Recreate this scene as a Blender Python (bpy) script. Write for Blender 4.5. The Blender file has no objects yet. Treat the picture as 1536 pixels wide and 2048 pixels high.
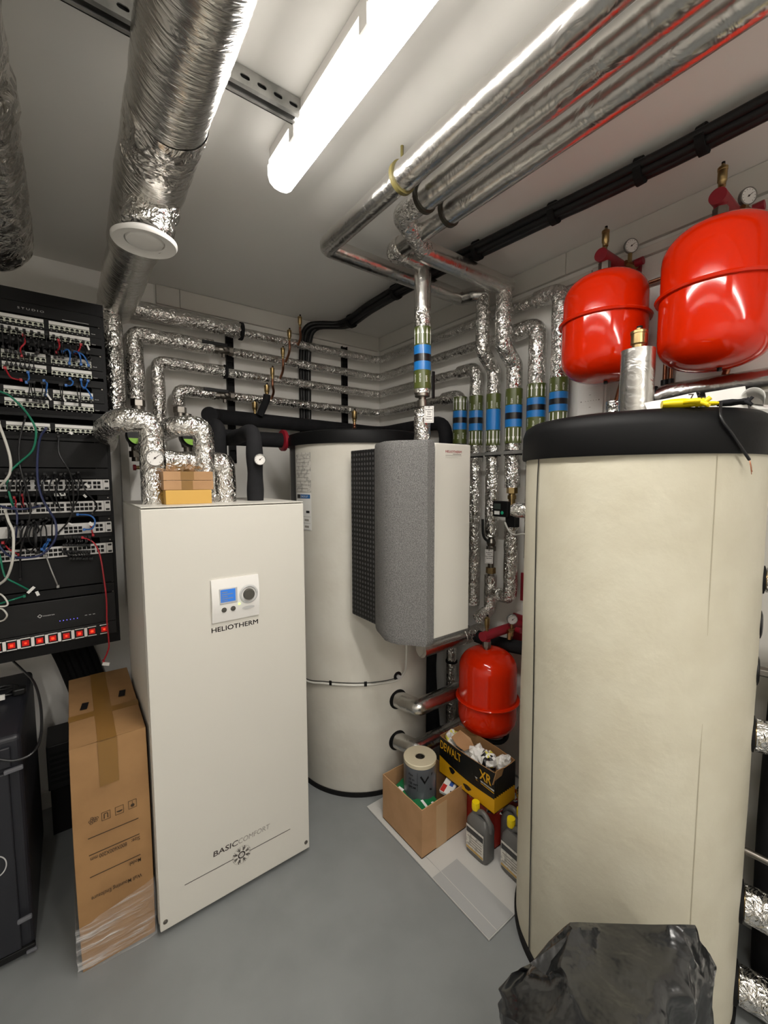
import bpy, math, random
from mathutils import Vector, Matrix, noise
random.seed(7)
PI = math.pi
SC = bpy.context.scene
COL = SC.collection

# ------------------------------------------------------------------ camera, world, exposure
FPX = 843.0
CAM = Vector((0.0, 0.0, 1.65))
_yaw, _pit, _rol = math.radians(36.75), math.radians(4.45), math.radians(-0.17)
_F = Vector((math.sin(_yaw)*math.cos(_pit), math.cos(_yaw)*math.cos(_pit), -math.sin(_pit)))
_r = Vector((math.cos(_yaw), -math.sin(_yaw), 0)); _u = _r.cross(_F)
_R = math.cos(_rol)*_r + math.sin(_rol)*_u
_U = -math.sin(_rol)*_r + math.cos(_rol)*_u
cd = bpy.data.cameras.new('camera'); cam = bpy.data.objects.new('camera', cd); COL.objects.link(cam)
cd.sensor_fit = 'VERTICAL'; cd.sensor_height = 24.0; cd.sensor_width = 18.0; cd.lens = FPX/2048*24.0
cd.clip_start = 0.02
cam.matrix_world = Matrix(((_R.x, _U.x, -_F.x, CAM.x), (_R.y, _U.y, -_F.y, CAM.y), (_R.z, _U.z, -_F.z, CAM.z), (0, 0, 0, 1)))
SC.camera = cam
SC.view_settings.view_transform = 'Standard'
SC.view_settings.look = 'None'
SC.view_settings.gamma = 1.0
SC.view_settings.use_curve_mapping = False
SC.view_settings.exposure = 1.22
w = bpy.data.worlds.new('world'); SC.world = w; w.use_nodes = True
w.node_tree.nodes['Background'].inputs[0].default_value = (0.9, 0.95, 1, 1)
w.node_tree.nodes['Background'].inputs[1].default_value = 0.02
LAMP_STRENGTH = 34.0        # the ceiling battens' diffusers

def ray(px, py): return _F + (px-768)/FPX*_R - (py-1024)/FPX*_U
def PX(px, py, x=None, y=None, z=None):
    """the point of the room seen at a pixel of the photograph, on a plane x=, y= or z="""
    d = ray(px, py)
    t = (x-CAM.x)/d.x if x is not None else (y-CAM.y)/d.y if y is not None else (z-CAM.z)/d.z
    return CAM + d*t
def ZH(x, y, px, py):
    """height on the vertical line through (x, y) seen at row py"""
    d = ray(px, py)
    return CAM.z + d.z*math.hypot(x, y)/math.hypot(d.x, d.y)

# ------------------------------------------------------------------ materials
def lin(c):
    if isinstance(c, str):
        c = [int(c[i:i+2], 16)/255 for i in (0, 2, 4)]
    return tuple((v/12.92 if v <= .04045 else ((v+.055)/1.055)**2.4) for v in c) + (1,)
MATS = {}
def mat(name, col, rough=.5, metal=0, bump=None, var=None, emit=None, coat=0, spec=None, alpha=None, trans=None):
    """bump=(scale, strength, distance); var=(colour2, scale[, lo, hi])"""
    m = bpy.data.materials.new(name); m.use_nodes = True; MATS[name] = m
    nt = m.node_tree; b = nt.nodes['Principled BSDF']; L = nt.links
    b.inputs['Base Color'].default_value = lin(col); b.inputs['Roughness'].default_value = rough
    b.inputs['Metallic'].default_value = metal
    if coat: b.inputs['Coat Weight'].default_value = coat; b.inputs['Coat Roughness'].default_value = .08
    if spec is not None: b.inputs['Specular IOR Level'].default_value = spec
    if trans: b.inputs['Transmission Weight'].default_value = trans
    if alpha is not None: b.inputs['Alpha'].default_value = alpha
    if emit: b.inputs['Emission Color'].default_value = lin(emit[0]); b.inputs['Emission Strength'].default_value = emit[1]
    tc = None
    if bump or var:
        tc = nt.nodes.new('ShaderNodeTexCoord')
    if var:
        n = nt.nodes.new('ShaderNodeTexNoise'); n.inputs['Scale'].default_value = var[1]; n.inputs['Detail'].default_value = 5
        L.new(tc.outputs['Object'], n.inputs['Vector'])
        mr = nt.nodes.new('ShaderNodeMapRange'); lo, hi = (var[2], var[3]) if len(var) > 3 else (.4, .65)
        mr.inputs[1].default_value = lo; mr.inputs[2].default_value = hi
        L.new(n.outputs['Fac'], mr.inputs[0])
        mx = nt.nodes.new('ShaderNodeMix'); mx.data_type = 'RGBA'
        mx.inputs[6].default_value = lin(col); mx.inputs[7].default_value = lin(var[0])
        L.new(mr.outputs[0], mx.inputs[0]); L.new(mx.outputs[2], b.inputs['Base Color'])
    if bump:
        n = nt.nodes.new('ShaderNodeTexNoise'); n.inputs['Scale'].default_value = bump[0]; n.inputs['Detail'].default_value = 4
        L.new(tc.outputs['Object'], n.inputs['Vector'])
        bp = nt.nodes.new('ShaderNodeBump'); bp.inputs['Strength'].default_value = bump[1]; bp.inputs['Distance'].default_value = bump[2]
        L.new(n.outputs['Fac'], bp.inputs['Height']); L.new(bp.outputs['Normal'], b.inputs['Normal'])
    return m

def foil(name, col, rough, s1, d1, s2, d2, stretch=(1, 1, 1)):
    """aluminium foil lagging: creases (voronoi) over a softer crumple (noise)"""
    m = mat(name, col, rough, 1.0); nt = m.node_tree; L = nt.links; b = nt.nodes['Principled BSDF']
    tc = nt.nodes.new('ShaderNodeTexCoord'); mp = nt.nodes.new('ShaderNodeMapping'); mp.inputs['Scale'].default_value = stretch
    L.new(tc.outputs['Object'], mp.inputs['Vector'])
    n = nt.nodes.new('ShaderNodeTexNoise'); n.inputs['Scale'].default_value = s2; n.inputs['Detail'].default_value = 3; n.inputs['Distortion'].default_value = 1.2
    L.new(mp.outputs[0], n.inputs['Vector'])
    warp = nt.nodes.new('ShaderNodeMix'); warp.data_type = 'RGBA'; warp.inputs[0].default_value = .06
    L.new(mp.outputs[0], warp.inputs[6]); L.new(n.outputs['Color'], warp.inputs[7])
    v = nt.nodes.new('ShaderNodeTexVoronoi'); v.feature = 'SMOOTH_F1'; v.inputs['Scale'].default_value = s1; v.inputs['Smoothness'].default_value = .25
    L.new(warp.outputs[2], v.inputs['Vector'])
    b1 = nt.nodes.new('ShaderNodeBump'); b1.inputs['Strength'].default_value = 1; b1.inputs['Distance'].default_value = d2
    L.new(n.outputs['Fac'], b1.inputs['Height'])
    b2 = nt.nodes.new('ShaderNodeBump'); b2.inputs['Strength'].default_value = 1; b2.inputs['Distance'].default_value = d1
    L.new(v.outputs['Distance'], b2.inputs['Height']); L.new(b1.outputs['Normal'], b2.inputs['Normal'])
    L.new(b2.outputs['Normal'], b.inputs['Normal'])
    return m

WALL = mat('painted_wall', 'e6e4df', .7, bump=(90, .05, .002), var=('e2dfd9', 3))
CEIL = mat('painted_ceiling', 'e6e4df', .75, bump=(60, .06, .002))
FLOOR = mat('grey_floor_paint', '7d8080', .42, bump=(25, .06, .003), var=('777a7a', 5))
TRIMM = mat('white_trim', 'c8c5be', .5)
FOIL = foil('crumpled_foil', 'dddbd7', .19, 52, .0055, 26, .011)
FOILB = foil('coarse_foil', 'dddad5', .22, 30, .007, 12, .022)
FOILD = foil('duct_foil', 'd6d4cf', .25, 16, .0008, 10, .0055, (1.0, 4.5, 1.0))
FOILS = foil('smooth_foil', 'd2d0cc', .26, 40, .0006, 12, .0035)
WHITE = mat('white_powder_coat', 'cfccc3', .42, bump=(300, .04, .001))
WHITE2 = mat('white_steel_edge', 'cecbc2', .38)
OFFW = mat('tank_white_jacket', 'ccc9bf', .55, bump=(9, .2, .015), var=('c6c2b7', 5))
CREAM = mat('cream_leatherette_jacket', 'c6c1ae', .55, bump=(22, .22, .008), var=('bfb9a5', 6))
BLK = mat('black_plastic', '0d0d0e', .45, spec=.35)
BLKM = mat('black_matt', '080809', .75, spec=.3)
BLKR = mat('black_rubber_foam', '1d1d1f', .9, bump=(60, .15, .004), var=('252527', 9), spec=.2)
CAPB = mat('black_vinyl_cap', '0a0a0b', .55, bump=(120, .12, .002), spec=.18)
RACK = mat('black_rack_steel', '0b0b0c', .5, spec=.2)
RACK2 = mat('dark_grey_panel', '111112', .55, spec=.22)
RED = mat('red_enamel', 'c82404', .09, spec=.4)
DRED = mat('dark_red_paint', '8c1626', .42)
BRASS = mat('brass', 'a89064', .3, 1)
NICK = mat('nickel', '86817a', .36, 1)
COPP = mat('copper', '9c6a52', .33, 1)
STEEL = mat('galvanised_steel', '9d9c98', .5, .6, var=('7e7e7a', 18), bump=(30, .1, .002))
GREEN = mat('band_green', '4b5423', .32, coat=.3)
BLUE = mat('band_blue', '1770b8', .32, coat=.3)
BBLK = mat('band_black', '131317', .3, coat=.3)
PRINT = mat('white_print', 'e9e9e4', .5)
GINK = mat('dark_print', '3a3230', .6)
GINK2 = mat('grey_print', '8c8780', .6)
PAPER = mat('white_paper', 'dddcd8', .7)
PLAST = mat('white_plastic', 'e2e0dc', .35)
GREYP = mat('silver_grey_plastic', 'b9b9b8', .35)
DIAL = mat('dark_knob', '4a4842', .35)
LCD = mat('blue_display', '2f6fc8', .3, emit=('3f86e0', .10))
LEDG = mat('green_indicator', 'b8f060', .3, emit=('b8ff50', 1.5))
LEDR = mat('red_rocker', '9c0e0a', .25, emit=('ff1406', .10))
LEDC = mat('red_lit_core', 'e02010', .25, emit=('ff3010', 1.1))
CARD = mat('cardboard', '9a754b', .75, bump=(40, .12, .002), var=('8d6a43', 7))
CARD2 = mat('cardboard_pale', 'ae8760', .7, var=('a37d56', 9))
TAPEM = mat('packing_tape', '82602f', .3, spec=.6)
YELC = mat('yellow_carton', 'c79d4c', .6)
FILM = mat('stretch_film', 'f0f0f0', .10, alpha=.16)
BINK = mat('carton_print', '3c2d1c', .7)
EPP = mat('speckled_grey_foam', '595857', .85, var=('7c7b79', 330, .42, .6), bump=(300, .5, .003))
MATG = mat('foam_mat', 'b4b3af', .6, bump=(40, .1, .002))
MATG2 = mat('foam_mat_film', '9b9c9b', .35, bump=(30, .15, .002))
YEL = mat('yellow_cap', 'e3c90c', .4)
JERR = mat('grey_jerrycan', '5a5957', .38)
LABW = mat('bottle_label', 'cfccc4', .5, var=('a8a69f', 60, .5, .6))
DWY = mat('carton_yellow', 'cf9a0c', .45)
REDC = mat('red_carton', 'ae3226', .45, var=('9c2b20', 12))
GRNP = mat('green_pack', '12683a', .35)
BAG = mat('black_bin_bag', '161718', .24, bump=(7, .6, .04), spec=.8)
NAVY = mat('dark_cabinet', '1d1e24', .45, bump=(150, .1, .001))
GREYL = mat('grey_latch', '5f6065', .6)
LIMEG = mat('lime_label', '8fc63c', .4)
SWW = mat('switch_white', 'c9c7c4', .45)
PORTW = mat('port_white', 'd8dccb', .5)
BLUEL = mat('blue_label', '1b5c98', .4)
CAB = {k: mat('cable_'+k, c, .4) for k, c in dict(black='121214', blue='2a62a8', navy='20284c', green='127055', white='c9c7bf', red='a81c28', grey='8b8a86').items()}
PERF = mat('perforated_black', '151516', .5)
def _perf():
    nt = PERF.node_tree; L = nt.links; b = nt.nodes['Principled BSDF']
    tc = nt.nodes.new('ShaderNodeTexCoord'); v = nt.nodes.new('ShaderNodeTexVoronoi'); v.inputs['Scale'].default_value = 46; v.inputs['Randomness'].default_value = 0
    mp = nt.nodes.new('ShaderNodeMapping'); mp.inputs['Scale'].default_value = (0, 1, 1)
    L.new(tc.outputs['Object'], mp.inputs['Vector']); L.new(mp.outputs[0], v.inputs['Vector'])
    mr = nt.nodes.new('ShaderNodeMapRange'); mr.inputs[1].default_value = .24; mr.inputs[2].default_value = .34
    L.new(v.outputs['Distance'], mr.inputs[0])
    mx = nt.nodes.new('ShaderNodeMix'); mx.data_type = 'RGBA'; mx.inputs[6].default_value = lin('4a4a4a'); mx.inputs[7].default_value = lin('151516')
    L.new(mr.outputs[0], mx.inputs[0]); L.new(mx.outputs[2], b.inputs['Base Color'])
_perf()

def _film():
    nt = FILM.node_tree; L = nt.links; b = nt.nodes['Principled BSDF']
    tc = nt.nodes.new('ShaderNodeTexCoord'); mp = nt.nodes.new('ShaderNodeMapping'); mp.inputs['Rotation'].default_value = (0, -.55, 0); mp.inputs['Scale'].default_value = (5, 5, 55)
    n = nt.nodes.new('ShaderNodeTexNoise'); n.inputs['Scale'].default_value = 1; n.inputs['Detail'].default_value = 4
    L.new(tc.outputs['Object'], mp.inputs['Vector']); L.new(mp.outputs[0], n.inputs['Vector'])
    bp = nt.nodes.new('ShaderNodeBump'); bp.inputs['Strength'].default_value = 1; bp.inputs['Distance'].default_value = .02
    L.new(n.outputs['Fac'], bp.inputs['Height']); L.new(bp.outputs['Normal'], b.inputs['Normal'])
    mr = nt.nodes.new('ShaderNodeMapRange'); mr.inputs[1].default_value = .5; mr.inputs[2].default_value = .72; mr.inputs[3].default_value = .10; mr.inputs[4].default_value = .5
    L.new(n.outputs['Fac'], mr.inputs[0]); L.new(mr.outputs[0], b.inputs['Alpha'])
_film()

# ------------------------------------------------------------------ mesh helpers
def rounded(pts, rad, n=6):
    """polyline with its corners rounded"""
    pts = [Vector(p) for p in pts]; out = [pts[0]]
    for i in range(1, len(pts)-1):
        a, b, c = pts[i-1], pts[i], pts[i+1]
        u = (a-b); v = (c-b); lu, lv = u.length, v.length
        if lu < 1e-6 or lv < 1e-6: continue
        u /= lu; v /= lv; ang = u.angle(v)
        if ang > PI-.02: out.append(b); continue
        t = min(rad/math.tan(ang/2), lu*.49 if i > 1 else lu*.98, lv*.49 if i < len(pts)-2 else lv*.98)
        p0 = b+u*t; p1 = b+v*t
        for k in range(n+1):
            s = k/n; out.append(p0*(1-s)**2 + b*2*s*(1-s) + p1*s*s)
    out.append(pts[-1]); return out
def resample(pts, step):
    pts = [Vector(p) for p in pts]; out = [pts[0]]
    for a, b in zip(pts, pts[1:]):
        n = max(1, int((b-a).length/step))
        for k in range(1, n+1): out.append(a.lerp(b, k/n))
    return out
def smoothc(pts, n=8):
    """Catmull-Rom curve through points"""
    P = [Vector(p) for p in pts]; P = [2*P[0]-P[1]] + P + [2*P[-1]-P[-2]]; out = []
    for i in range(1, len(P)-2):
        a, b, c, d = P[i-1:i+3]
        for k in range(n):
            t = k/n; out.append(.5*((2*b)+(c-a)*t+(2*a-5*b+4*c-d)*t*t+(3*b-a-3*c+d)*t**3))
    out.append(P[-2]); return out

TXT = {}
def glyphs(s, bold=0.0, spacing=1.0):
    key = (s, bold, spacing)
    if key in TXT: return TXT[key]
    cu = bpy.data.curves.new('t', 'FONT'); cu.body = s; cu.size = 1; cu.resolution_u = 3; cu.space_character = spacing; cu.offset = bold
    o = bpy.data.objects.new('t', cu); COL.objects.link(o)
    me = bpy.data.meshes.new_from_object(o.evaluated_get(bpy.context.evaluated_depsgraph_get()))
    V = [tuple(v.co[:2]) for v in me.vertices]; Fc = [tuple(p.vertices) for p in me.polygons]
    bpy.data.objects.remove(o); bpy.data.curves.remove(cu); bpy.data.meshes.remove(me)
    x0 = min(v[0] for v in V); x1 = max(v[0] for v in V)
    TXT[key] = ([(v[0]-x0, v[1]) for v in V], Fc, x1-x0); return TXT[key]

class G:
    def __init__(s): s.v = []; s.f = []; s.m = []; s.s = []
    def add(s, V, Fc, m=0, sm=False):
        o = len(s.v); s.v += [Vector(v) for v in V]
        for f in Fc: s.f.append(tuple(i+o for i in f)); s.m.append(m); s.s.append(sm)
        return s
    def box(s, x0, x1, y0, y1, z0, z1, m=0):
        V = [(x, y, z) for x in (x0, x1) for y in (y0, y1) for z in (z0, z1)]
        return s.add(V, [(0, 1, 3, 2), (4, 6, 7, 5), (0, 4, 5, 1), (2, 3, 7, 6), (0, 2, 6, 4), (1, 5, 7, 3)], m)
    def obox(s, c, size, rot=(0, 0, 0), m=0):
        M = Matrix.Translation(Vector(c)) @ (Matrix.Rotation(rot[2], 4, 'Z') @ Matrix.Rotation(rot[1], 4, 'Y') @ Matrix.Rotation(rot[0], 4, 'X'))
        a, b, d = [q/2 for q in size]
        V = [M @ Vector((x, y, z)) for x in (-a, a) for y in (-b, b) for z in (-d, d)]
        return s.add(V, [(0, 1, 3, 2), (4, 6, 7, 5), (0, 4, 5, 1), (2, 3, 7, 6), (0, 2, 6, 4), (1, 5, 7, 3)], m)
    def prism(s, poly, lo, hi, axis='z', m=0, sm=False):
        n = len(poly)
        def P(a, b, c): return {'z': (a, b, c), 'y': (a, c, b), 'x': (c, a, b)}[axis]
        V = [P(a, b, lo) for a, b in poly] + [P(a, b, hi) for a, b in poly]
        s.add(V, [(i, (i+1) % n, (i+1) % n+n, i+n) for i in range(n)], m, sm)
        s.add(V[:n], [tuple(range(n))], m); s.add(V[n:], [tuple(range(n))], m); return s
    def tube(s, path, r, seg=20, m=0, caps=True, jit=0, step=None, flat=None):
        path = [Vector(p) for p in path]
        if step: path = resample(path, step)
        P = [path[0]]
        for p in path[1:]:
            if (p-P[-1]).length > 1e-5: P.append(p)
        path = P; n = len(path)
        T = [(path[min(i+1, n-1)]-path[max(i-1, 0)]).normalized() for i in range(n)]
        up = Vector((0, 0, 1)) if abs(T[0].z) < .9 else Vector((1, 0, 0))
        N = (up - T[0]*up.dot(T[0])).normalized(); V = []; L = 0; tot = sum((b-a).length for a, b in zip(path, path[1:]))
        for i in range(n):
            if i: N = (N - T[i]*N.dot(T[i])).normalized(); L += (path[i]-path[i-1]).length
            B = T[i].cross(N); rr = r(L, tot) if callable(r) else r
            for k in range(seg):
                a = 2*PI*k/seg; q = rr
                d = N*math.cos(a)+B*math.sin(a)
                if jit: q *= 1+jit*noise.noise((path[i]+d*rr)*22)*1.6+jit*random.uniform(-.3, .3)
                if flat: q2 = q*flat; d = N*math.cos(a)*flat+B*math.sin(a)
                V.append(path[i]+d*q)
        Fc = [(i*seg+k, i*seg+(k+1) % seg, (i+1)*seg+(k+1) % seg, (i+1)*seg+k) for i in range(n-1) for k in range(seg)]
        s.add(V, Fc, m, True)
        if caps:
            s.add(V[:seg], [tuple(range(seg))[::-1]], m); s.add(V[-seg:], [tuple(range(seg))], m)
        return s
    def cyl(s, p0, p1, r, seg=24, m=0, r1=None, caps=True):
        r1 = r if r1 is None else r1
        return s.tube([p0, p1], lambda L, t: r+(r1-r)*(L/t if t else 0), seg, m, caps)
    def lathe(s, prof, o=(0, 0, 0), axis=(0, 0, 1), seg=32, m=0, sm=True, mats=None):
        """profile = [(radius, height)]; sharp edges by doubling points is not needed (auto smooth by angle)"""
        A = Vector(axis).normalized(); N = A.orthogonal().normalized(); B = A.cross(N); o = Vector(o)
        V = []
        for (r, h) in prof:
            for k in range(seg):
                a = 2*PI*k/seg; V.append(o+A*h+(N*math.cos(a)+B*math.sin(a))*max(r, 1e-5))
        for i in range(len(prof)-1):
            s.add([], [], 0)
        off = len(s.v); s.v += V
        for i in range(len(prof)-1):
            for k in range(seg):
                s.f.append((off+i*seg+k, off+i*seg+(k+1) % seg, off+(i+1)*seg+(k+1) % seg, off+(i+1)*seg+k)); s.m.append(mats[i] if mats else m); s.s.append(sm)
        return s
    def patch(s, c, R, a0, a1, z0, z1, m=0, n=8):
        """piece of a vertical cylinder's surface, angles in radians"""
        V = []
        for k in range(n+1):
            a = a0+(a1-a0)*k/n
            for z in (z0, z1): V.append((c[0]+R*math.cos(a), c[1]+R*math.sin(a), z))
        return s.add(V, [(2*k, 2*k+2, 2*k+3, 2*k+1) for k in range(n)], m, True)
    def text(s, t, o, xd, yd, w=None, h=None, m=0, bold=0.0, spacing=1.0, center=False):
        """flat lettering from origin o along xd (width w) with letter-up direction yd (size h)"""
        V, Fc, W = glyphs(t, bold, spacing); xd = Vector(xd).normalized(); yd = Vector(yd).normalized(); o = Vector(o)
        sx = (w/W) if w else (h or .1); sy = (h or sx)
        if center: o = o - xd*(W*sx/2)
        return s.add([o+xd*(v[0]*sx)+yd*(v[1]*sy) for v in V], Fc, m)
    def ctext(s, t, c, R, a, z, size, m=0, up=True, bold=0.01):
        """lettering on a vertical cylinder, reading along its axis"""
        V, Fc, W = glyphs(t, bold, 1.0); g = 1 if up else -1
        out = []
        for x, y in V:
            aa = a - g*y*size/R; out.append((c[0]+R*math.cos(aa), c[1]+R*math.sin(aa), z+g*x*size))
        return s.add(out, Fc, m)
    def build(s, name, mats, parent=None, bevel=0, seg=2, subsurf=0):
        me = bpy.data.meshes.new(name); off = WPOS.get(parent.name, Vector()) if parent else Vector()
        me.from_pydata([v-off for v in s.v], [], s.f)
        if not isinstance(mats, (list, tuple)): mats = [mats]
        for q in mats: me.materials.append(q)
        me.polygons.foreach_set('material_index', s.m); me.polygons.foreach_set('use_smooth', s.s); me.update()
        import bmesh
        bm = bmesh.new(); bm.from_mesh(me)
        bmesh.ops.remove_doubles(bm, verts=bm.verts, dist=1e-6)
        bmesh.ops.recalc_face_normals(bm, faces=bm.faces)
        if any(s.s):
            for e in bm.edges:
                if len(e.link_faces) == 2 and e.calc_face_angle(0) > .7: e.smooth = False
        bm.to_mesh(me); bm.free()
        o = bpy.data.objects.new(name, me); COL.objects.link(o)
        if parent: o.parent = parent; WPOS[o.name] = off.copy()
        else: WPOS[o.name] = Vector()
        if bevel:
            b = o.modifiers.new('bevel', 'BEVEL'); b.width = bevel; b.segments = seg; b.limit_method = 'ANGLE'; b.angle_limit = .6
        if subsurf:
            b = o.modifiers.new('sub', 'SUBSURF'); b.levels = subsurf; b.render_levels = subsurf
        return o
WPOS = {}
def tag(o, label, cat, group=None, kind=None):
    o['label'] = label; o['category'] = cat
    if group: o['group'] = group
    if kind: o['kind'] = kind
    return o
def thing(name, label, cat, loc, group=None):
    o = bpy.data.objects.new(name, None); COL.objects.link(o); o.location = loc; o.empty_display_size = .05
    WPOS[o.name] = Vector(loc); return tag(o, label, cat, group)
def solo(g, name, mats, label, cat, base, group=None, bevel=0, seg=2, kind=None, subsurf=0):
    """a thing that is one mesh, its origin at its base"""
    base = Vector(base); g.v = [v-base for v in g.v]
    o = g.build(name, mats, None, bevel, seg, subsurf); o.location = base; WPOS[o.name] = base.copy(); return tag(o, label, cat, group, kind)
def struct(name, g, m, bevel=0):
    o = g.build(name, m, None, bevel); o['kind'] = 'structure'; return o

# ------------------------------------------------------------------ the room
XW, YW, HC = 1.925, 2.632, 2.70
X0, Y0 = -1.25, -2.3
struct('floor', G().box(X0-.1, XW+.1, Y0-.1, YW+.1, -.1, 0), FLOOR)
struct('ceiling', G().box(X0-.1, XW+.1, Y0-.1, YW+.1, HC, HC+.1), CEIL)
struct('wall_back', G().box(X0-.1, XW+.1, YW, YW+.1, 0, HC), WALL)
struct('wall_right', G().box(XW, XW+.1, Y0, YW, 0, HC), WALL)
struct('wall_left', G().box(X0-.1, X0, Y0, YW, 0, HC), WALL)
struct('wall_front', G().box(X0-.1, XW+.1, Y0-.1, Y0, 0, HC), WALL)
xs = PX(312, 571, y=2.61).x
g = G().box(xs, xs+.115, YW-.022, YW, 2.60, HC-.002); g.box(xs+.117, XW-.02, YW-.022, YW, 2.60, HC-.002)
struct('trim_1', g, TRIMM, .0015)
g = G().box(XW-.02, XW, Y0, 1.13, 2.60, HC-.002); g.box(XW-.02, XW, 1.132, YW-.022, 2.60, HC-.002)
struct('trim_2', g, TRIMM, .0015)
g = G().box(X0, -.02, YW-.012, YW, 0, .09); g.box(-.02, XW, YW-.012, YW, 0, .09)
struct('baseboard_back', g, TRIMM, .003)
# ------------------------------------------------------------------ lamps
def batten(x, y0, y1, label):
    t = thing('batten_light', label, 'ceiling light', (x, (y0+y1)/2, 2.58))
    G().box(x-.0385, x+.0385, y0+.01, y1-.01, 2.6275, HC-.001).build('housing', PLAST, t)
    prof = [(-.042, 2.655), (-.042, 2.625), (-.036, 2.604), (-.02, 2.592), (0, 2.589), (.02, 2.592), (.036, 2.604), (.042, 2.625), (.042, 2.655)]
    g = G(); pr_ = prof[1:-1]
    for i in range(len(pr_)-1):
        (a, za_), (b, zb__) = pr_[i], pr_[i+1]; g.add([(x+a, y0+.012, za_), (x+b, y0+.012, zb__), (x+b, y1-.012, zb__), (x+a, y1-.012, za_)], [(0, 1, 2, 3)], 1 if i in (0, len(pr_)-2) else 0, True)
    g.build('diffuser', [LAMPM, LAMPC], t)
    g = G().box(x-.042, x-.0387, y0+.012, y1-.012, 2.625, 2.664); g.box(x+.0387, x+.042, y0+.012, y1-.012, 2.625, 2.662)
    g.build('diffuser_side', LAMPC, t)
    for yy in (y0, y1-.012):
        G().prism([(x+a*1.03, z-.001) for a, z in prof], yy, yy+.012, 'y').build('end_cap', LAMPC, t, .003)
    for k in range(4):
        yk = y0+.2+k*(y1-y0-.4)/3
        for s in (-1, 1): G().box(x+s*.043-.003, x+s*.043+.003, yk, yk+.03, 2.62, 2.665).build('clip', PLAST, t, .001)
    return t
LAMPM = mat('lit_diffuser', 'ffffff', .4, emit=('fffaf3', LAMP_STRENGTH))
LAMPC = mat('lit_end_cap', 'ffffff', .4, emit=('fffaf3', 1.2))
batten(.603, -.13, 1.37, 'long glowing white batten light fixed to the ceiling')
batten(.603, -1.95, -.45, 'second batten light, an unseen fill lamp added behind the first one')  # assumed lamp behind the camera, added as fill to brighten the room
batten(-.45, -1.95, -.45, 'third batten light, an unseen fill lamp added beside the second one')  # another added fill lamp out of view, for brightness only

# ------------------------------------------------------------------ ceiling ducts, rail
def rail():
    g = G(); x0, x1, ya, yb, zt = -.55, .60, 1.135, 1.176, HC-.004
    n = 26; p = (x1-x0)/n
    # channel lying on its side: the slotted web faces the room, the open lips face down
    zb_ = 2.652; zs0, zs1 = zb_+.0145, zb_+.0255
    g.box(x0, x1, ya, ya+.003, zb_, zs0); g.box(x0, x1, ya, ya+.003, zs1, zt)
    for k in range(n):
        xa = x0+k*p; g.box(xa, xa+p*.44, ya, ya+.003, zs0, zs1)
        for xc, sg in ((xa+p*.44, 1), (xa+p, -1)):      # rounded slot ends
            h = (zs1-zs0)/2; pts = [(xc, zs0)]+[(xc+sg*h*(1-math.cos(t)), zs0+h-h*math.cos(t) if False else zs0+h*(1-math.cos(t*1.0))) for t in ()]
            arc = [(xc+sg*h*(1-math.cos(math.asin(max(-1, min(1, (q-4)/4))))), zs0+h*(1+(q-4)/4)) for q in range(9)]
            g.prism([(xc, zs0)]+arc+[(xc, zs1)], ya, ya+.003, 'y')
    g.box(x0, x1, ya+.003, ya+.012, zb_, zb_+.003); g.box(x0, x1, yb-.012, yb, zb_, zb_+.003); g.box(x0, x1, yb-.003, yb, zb_, zt)
    g.box(x0, x1, ya+.003, yb-.003, zt-.003, zt, 0); g.box(x0, x1, ya+.006, ya+.008, zb_+.004, zt-.004, 1)
    return solo(g, 'slotted_rail', [STEEL, BLKM], 'slotted galvanised steel rail across the ceiling above the ducts', 'mounting rail', ((x0+x1)/2, 1.155, 2.645))
rail()
DX, DZ = .245, 2.535
t = thing('ventilation_duct', 'large crumpled foil wrapped duct running along the ceiling over the white cabinet', 'duct', (DX, 1.2, DZ-.085))
def rduct(L, tot):
    y = Y0+L
    return .090+.002*math.sin(y*9)+(.003 if 1.22 < y < 1.5 else 0)-(.008 if y > 1.9 else 0)
G().tube([(DX-.022, Y0, DZ), (DX-.018, .8, DZ), (DX-.006, 1.3, DZ), (DX-.004, 1.9, DZ-.006), (DX-.010, YW, DZ-.01)], rduct, 48, 0, jit=.014, step=.018).build('duct_wrap', FOILD, t)
G().tube([(DX-.008, 1.17, DZ), (DX-.0075, 1.19, DZ), (DX-.005, 1.42, DZ), (DX-.005, 1.44, DZ)], lambda L, T: .0925 if .01 < L < T-.01 else .0895, 48, 0, False, jit=.018, step=.012).build('tape_band', FOILB, t)
vc = PX(290, 492, z=2.345)
G().tube([(DX, vc.y+.02, DZ-.05), (vc.x, vc.y, 2.375)], lambda L, tt: .078-.014*L/tt, 32, 0, jit=.09, step=.015).build('spigot', FOIL, t)
t = thing('extract_valve', 'round white extract valve hanging under the large foil duct', 'air valve', (vc.x, vc.y, 2.34))
G().lathe([(.052, .03), (.054, .012), (.070, .010), (.084, .004), (.088, .010), (.088, .016), (.060, .034), (.045, .034)][::1], (vc.x, vc.y, 2.345), seg=48).build('rim', PLAST, t)
G().lathe([(0, .0), (.035, .000), (.048, .004), (.051, .010), (.051, .016), (0, .018)], (vc.x, vc.y, 2.350), seg=48).build('disc', PLAST, t)
t = thing('ventilation_duct', 'second foil duct with loose wrapping at the left edge above the black rack', 'duct', (-.17, 1.1, 2.42))
def rd2(L, tot):
    y = Y0+L
    return .115+(.012 if .85 < y < 1.02 else 0) - (.012 if 1.05 < y < 1.3 else 0)+.006*math.sin(y*7)
G().tube([(-.165, Y0, 2.545), (-.165, .95, 2.545), (-.165, 1.6, 2.535), (-.18, 2.02, 2.525), (-.185, 2.10, 2.52)], rd2, 48, 0, jit=.04, step=.02).build('duct_wrap', FOILB, t)
G().lathe([(.118, 0), (.112, .03), (.08, .05), (.0, .055)], (-.185, 2.095, 2.52), (0, 1, 0), 40).build('end_wrap', FOIL, t)

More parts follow.
